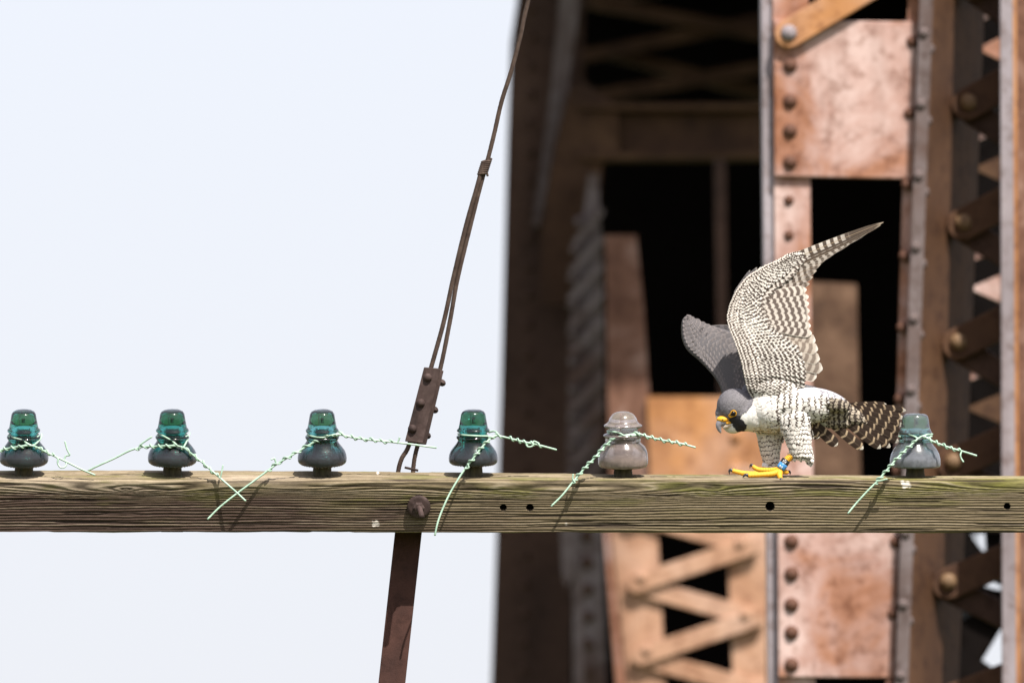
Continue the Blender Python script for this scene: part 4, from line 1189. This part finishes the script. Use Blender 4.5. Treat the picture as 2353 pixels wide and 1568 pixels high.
# ---- tail
tail = thing_tail = None
tl_list = [((985, 1098), (1197, 1094), 40, -60, -70), ((975, 1104), (1307, 1126), 58, -56, -64), ((965, 1112), (1294, 1168), 66, -50, -58), ((955, 1120), (1290, 1210), 70, -44, -50), ((945, 1128), (1287, 1256), 74, -36, -42),
           ((935, 1138), (1270, 1304), 74, -28, -34), ((925, 1146), (1222, 1332), 74, -18, -26), ((910, 1152), (1168, 1338), 72, -10, -16), ((850, 1172), (1060, 1354), 74, -2, 0), ((770, 1188), (916, 1332), 84, 8, 14), ((745, 1196), (812, 1290), 66, 16, 20)]
for i, (p0, p1, w, d0, d1) in enumerate(tl_list):
    o = flight('tail_feather', F_TAIL, falcon, p0, p1, w * 0.76, d0 - 30, d1 - 30, 'flight', bend=0.02 if i < 8 else -0.03, cup=0.08, twist=0.25)

# ---- small body feathers laid on the skin
def lay(plume, x, y, d2, Lg, Wd, lift=0.09, far=False):
    o = Vector((x, -600 if not far else 600, -y)); hit = bvh.ray_cast(o, Vector((0, 1 if not far else -1, 0)))
    if hit[0] is None: return False
    n = np.array(hit[1]); pnt = np.array(hit[0])
    d3 = np.array((d2[0], 0.0, -d2[1])); d3 = d3 - n * np.dot(d3, n)
    if np.linalg.norm(d3) < 0.15: return False
    d3 /= np.linalg.norm(d3)
    plume.add(pnt + n * 0.8 - d3 * Lg * 0.35, d3, n, Lg, Wd, 'covert', lift=lift * 0.5, cup=0.09, twist=random.uniform(-0.12, 0.12))
    return True
axil, flank, white, thigh, vent, rumpf, fthigh, neckf = Plume(), Plume(), Plume(), Plume(), Plume(), Plume(), Plume(), Plume()
for far in (False, True):
    ix = 0
    x = 900
    while x > 455:
        y = 950 + (ix % 2) * 9
        while y < 1290:
            inthigh = (y > 1215 and 600 < x < 800)
            if not inthigh or far:
                if y < 1045 and x < 660: pl, Lg, Wd = axil, 46, 28
                elif x < 515: pl, Lg, Wd = white, 44, 32
                elif y < 1052 and 690 < x < 800: pl, Lg, Wd = white, 50, 34
                elif x > 790 and y < 1075 - (900 - x) * 0.4: pl, Lg, Wd = rumpf, 40, 26
                elif x > 845: pl, Lg, Wd = vent, 48, 30
                elif x < 560 and y > 1040: pl, Lg, Wd = (neckf if random.random() < 0.7 else white), 44, 26
                elif y < 1040 and x < 660: pl, Lg, Wd = axil, 48, 28
                else: pl, Lg, Wd = flank, 66, 34
                sl2 = 0.10 + (0.55 * max(0, (y - 1120) / 150) if x < 640 else 0.05)
                lay(pl, x + random.uniform(-4, 4), y + random.uniform(-2, 2), (1.0, sl2 + random.uniform(-0.12, 0.12)), Lg, Wd, far=far)
            y += 18
        x -= 34 if x > 560 else 20
        ix += 1
    x = 1060
    while x > 845:                        # under-tail coverts
        y = 1060 + (int(x) % 2) * 8
        while y < 1260:
            if y > 1070 + (x - 850) * 0.05: lay(vent, x + random.uniform(-3, 3), y + random.uniform(-3, 3), (1.0, 0.42), 58, 34, far=far)
            else: lay(rumpf, x, y, (1.0, 0.4), 40, 26, far=far)
            y += 19
        x -= 30
F_NECK = feather_mat('breast_feather', (0.71, 0.675, 0.63), (0.09, 0.066, 0.055), 34, 0.26, 0.25, warp=1.6)
y = 1410; iy = 0
while y > 1180:
    for k in range(-2, 15):
        x = 596 + k * 17 + (8 if iy % 2 else 0) + random.uniform(-1.5, 1.5) + (1410 - y) * -0.06
        if x < 815: lay(thigh, x, y + random.uniform(-1.5, 1.5), (0.20 + random.uniform(-0.1, 0.1), 1.0), 54 + random.uniform(-6, 10), 28, lift=0.14)
    y -= 26; iy += 1
y = 1418; iy = 0
while y > 1235:
    for k in range(0, 12):
        x = 450 + k * 15 + (7 if iy % 2 else 0)
        if x < 612: lay(fthigh, x, y, (0.1, 1.0), 50, 28); lay(fthigh, x, y, (0.1, 1.0), 50, 28, far=True)
    y -= 26; iy += 1
axil.build('axillary_feathers', F_COVERT, falcon, 'stuff')
capf = Plume()
F_CAP = feather_mat('cap_feather', (0.185, 0.172, 0.182), (0.135, 0.127, 0.138), 30, 0.5, 0.0, 0.2, (0.24, 0.225, 0.23), trans=0.03)
F_MAL = feather_mat('malar_feather', (0.040, 0.037, 0.043), (0.028, 0.026, 0.030), 30, 0.5, 0.0, trans=0.02)
malf = Plume()
for far in (False, True):
    y = 1250
    while y > 995:
        x = 232.0
        while x < 452:
            X1 = np.array([x + random.uniform(-3, 3)]); Y1 = np.array([y + random.uniform(-3, 3)])
            if inpoly(X1 + 5, Y1, CAP)[0] and inpoly(X1 - 6, Y1, CAP)[0] and (x - 338) ** 2 + (y - 1147) ** 2 > 27 ** 2 and not (x < 325 and y > 1150):
                m_ = inpoly(X1, Y1, MALAR)[0]
                dx_, dy_ = (0.9, 0.35 if y > 1110 else -0.25 + (x - 240) / 300)
                lay(malf if m_ else capf, X1[0], Y1[0], (dx_, dy_), 19, 11, lift=0.12, far=far)
            x += 8.5
        y -= 9.5
capf.build('crown_feathers', F_CAP, falcon, 'stuff')
malf.build('malar_feathers', F_MAL, falcon, 'stuff')
flank.build('flank_feathers', F_FLANK, falcon, 'stuff')
white.build('breast_feathers', F_WHITE, falcon, 'stuff')
neckf.build('spotted_feathers', F_NECK, falcon, 'stuff')
thigh.build('thigh_feathers', F_THIGH, falcon, 'stuff')
fthigh.build('thigh_feathers', F_THIGH, falcon, 'stuff')
vent.build('undertail_feathers', F_VENT, falcon, 'stuff')
rumpf.build('rump_feathers', F_RUMP, falcon, 'stuff')

# ---- beak, cere, eyes
def plain(name, c, rough=0.5, spec=0.4):
    m, t, bs = material(name)
    nz = noise(t, 500, 3, 0.6, objcoord(t))
    t.links.new(ramp(t, [(0.3, tuple(k * 0.8 for k in c)), (0.7, tuple(min(1, k * 1.15) for k in c))], nz), bs.inputs['Base Color'])
    bs.inputs['Roughness'].default_value = rough; bs.inputs['Specular IOR Level'].default_value = spec
    return m
M_YEL = plain('yellow_skin', (0.74, 0.36, 0.02), 0.6)
M_HORN = plain('horn', (0.22, 0.21, 0.23), 0.35)
M_CLAW = plain('black_claw', (0.025, 0.022, 0.024), 0.3)
M_EYE = plain('dark_eye', (0.008, 0.005, 0.004), 0.12, 0.25)
M_BLUE = plain('blue_band', (0.06, 0.25, 0.55), 0.3)
M_BAND = plain('black_band', (0.02, 0.02, 0.022), 0.35)
M_WMARK = plain('white_mark', (0.8, 0.8, 0.8), 0.5)
M_CHIN = plain('pale_horn', (0.55, 0.45, 0.36), 0.4)
def ctube(name, pts, rad, mat, parent, sides=10, squash=1.0, n=8):
    path = catmull([b3(*p) for p in pts], n)
    V, F = tube(path, rad, sides)
    V = np.array(V)
    if squash != 1.0:
        c = np.array(path).mean(axis=0); V[:, 1] = c[1] + (V[:, 1] - c[1]) * squash
    return obj(name, bw(V), F, mat, parent, True, falcon)
beak = ctube('beak', [(290, 1190, 44), (268, 1198, 50), (257, 1214, 52), (258, 1234, 52), (264, 1250, 50), (267, 1258, 49)], [25, 24, 19, 13, 7, 2], M_HORN, falcon, 14, 0.85)
ctube('lower_mandible', [(316, 1208, 40), (296, 1218, 46), (280, 1228, 48)], [19, 16, 8], M_CHIN, beak, 10, 0.85)
def sph(name, c, r, mat, parent, sq=(1, 1, 1)):
    bm = bmesh.new(); bmesh.ops.create_uvsphere(bm, u_segments=16, v_segments=12, radius=1.0)
    V = [np.array(v.co) * np.array(sq) * r + b3(*c) for v in bm.verts]; F = [tuple(v.index for v in f.verts) for f in bm.faces]; bm.free()
    return obj(name, bw(V), F, mat, parent, True, falcon)
def skin_d(x, y):
    h = bvh.ray_cast(Vector((x, -600, -y)), Vector((0, 1, 0))); return -h[0].y if h[0] is not None else 60
sph('cere', (280, 1181, 46), 1.0, M_YEL, beak, (37, 31, 21))
sph('gape', (306, 1200, 50), 1.0, M_YEL, beak, (20, 16, 9))
sph('nostril', (277, 1182, 77), 3.4, M_CLAW, beak)
ed = skin_d(338, 1147)
ring_pts = []
for k in range(25):
    q = 2 * math.pi * k / 24; rx_, ry_ = 15.5, 15.5
    px_, py_ = 338 + rx_ * math.cos(q), 1147 + ry_ * math.sin(q)
    if math.cos(q) < -0.2 and math.sin(q) > 0.1: px_ -= 12; py_ += 7
    ring_pts.append((px_, py_, skin_d(px_, py_) + 1.5))
eye = sph('eye', (338, 1147, ed - 1), 15, M_EYE, falcon, (1, 0.7, 1))
ctube('eye_ring', ring_pts, 3.1, M_YEL, eye, 6, 1.0, 2)
sph('lore', (318, 1160, skin_d(318, 1160) - 1), 9, M_YEL, eye, (1.1, 0.35, 0.8))
h = bvh.ray_cast(Vector((338, 600, -1147)), Vector((0, -1, 0)))
sph('eye', (338, 1147, -(h[0].y) + 4), 16.5, M_EYE, falcon, (1, 0.7, 1))

# ---- legs, feet, talons, leg bands
def foot(name, parts, mat, parent):
    VV = []
    for pts, rad in parts:
        pth_ = catmull([b3(*p) for p in pts], 14)
        rr_ = np.interp(np.linspace(0, 1, len(pth_)), np.linspace(0, 1, len(rad)), rad) * 1.16 * (1 + 0.075 * np.sin(np.arange(len(pth_)) * 1.9))
        VV.append(tube(pth_, list(rr_), 10))
    V, F = merge(VV)
    return obj(name, bw(np.array(V)), F, mat, parent, True, falcon)
NF = 1.0
nf = foot('near_foot', [
    ([(672, 1380, 72), (640, 1405, 72), (612, 1440, 72), (592, 1470, 72)], [19, 17, 17, 19]),
    ([(600, 1470, 72), (560, 1484, 92), (490, 1490, 104), (420, 1494, 110)], [20, 15, 13, 11]),
    ([(596, 1466, 66), (540, 1466, 50), (480, 1462, 36), (446, 1444, 28)], [18, 13, 12, 10]),
    ([(594, 1472, 78), (596, 1496, 112), (602, 1512, 128)], [18, 13, 10]),
    ([(600, 1470, 66), (626, 1474, 48), (642, 1478, 40)], [16, 13, 10])], M_YEL, falcon)
def claw(pts, r, par): ctube('talon', pts, [r, r * 0.85, r * 0.55, r * 0.15], M_CLAW, par, 8, 1.0, 5)
claw([(424, 1494, 110), (408, 1490, 114), (396, 1496, 116), (390, 1506, 116)], 10, nf)
claw([(448, 1446, 28), (440, 1436, 26), (432, 1440, 24), (430, 1456, 24)], 9, nf)
claw([(602, 1510, 128), (606, 1522, 134), (606, 1534, 136), (602, 1546, 136)], 9, nf)
claw([(640, 1478, 40), (650, 1472, 36), (656, 1480, 34), (654, 1492, 34)], 9, nf)
ff = foot('far_foot', [
    ([(536, 1400, -66), (526, 1430, -64), (520, 1452, -62), (516, 1474, -60)], [19, 17, 17, 18]),
    ([(520, 1478, -60), (470, 1486, -40), (400, 1484, -24), (332, 1468, -14)], [18, 14, 13, 11]),
    ([(520, 1478, -66), (470, 1484, -86), (430, 1488, -96)], [16, 13, 10]),
    ([(520, 1478, -66), (550, 1486, -84), (566, 1488, -90)], [16, 12, 10])], M_YEL, falcon)
claw([(334, 1468, -14), (320, 1464, -12), (314, 1474, -11), (317, 1490, -11)], 9, ff)
claw([(430, 1488, -96), (418, 1484, -98), (412, 1492, -99), (412, 1500, -99)], 9, ff)
def band(name, c0, c1, r, mat, parent):
    path = [b3(*c0), b3(*c1)]
    V, F = tube([path[0] + (path[1] - path[0]) * k for k in np.linspace(0, 1, 4)], r, 16)
    return obj(name, bw(np.array(V)), F, mat, parent, True, falcon)
bnd = band('leg_band', (634, 1408, 72), (604, 1452, 72), 25, M_BAND, falcon)
band('blue_half', (620, 1428.5, 72), (602, 1455, 72), 25.8, M_BLUE, bnd)
def glyph(pts, cx, cy, sc, ang, d):
    """white strokes on the band"""
    out = []
    c, s = math.cos(ang), math.sin(ang)
    q = [(cx + sc * (px_ * c - py_ * s), cy + sc * (px_ * s + py_ * c), d - 0.0) for px_, py_ in pts]
    return tube([b3(*p) for p in q], 2.4, 5)
ang = math.radians(34)
V, F = merge([glyph([(-1, 1), (-1, -1), (0, 0.3), (1, -1), (1, 1)], 622, 1419, 7.5, ang, 97)])
obj('band_letter', bw(np.array(V)), F, M_WMARK, bnd, True, falcon)
V, F = merge([glyph([(-1, 1), (-1, -1), (0, 0.3), (1, -1), (1, 1)], 603, 1445, 7, ang, 98)])
obj('band_letter', bw(np.array(V)), F, M_WMARK, bnd, True, falcon)
band('metal_band', (526, 1432, -64), (520, 1452, -62), 25, plain('pale_metal', (0.7, 0.68, 0.68), 0.3), falcon)
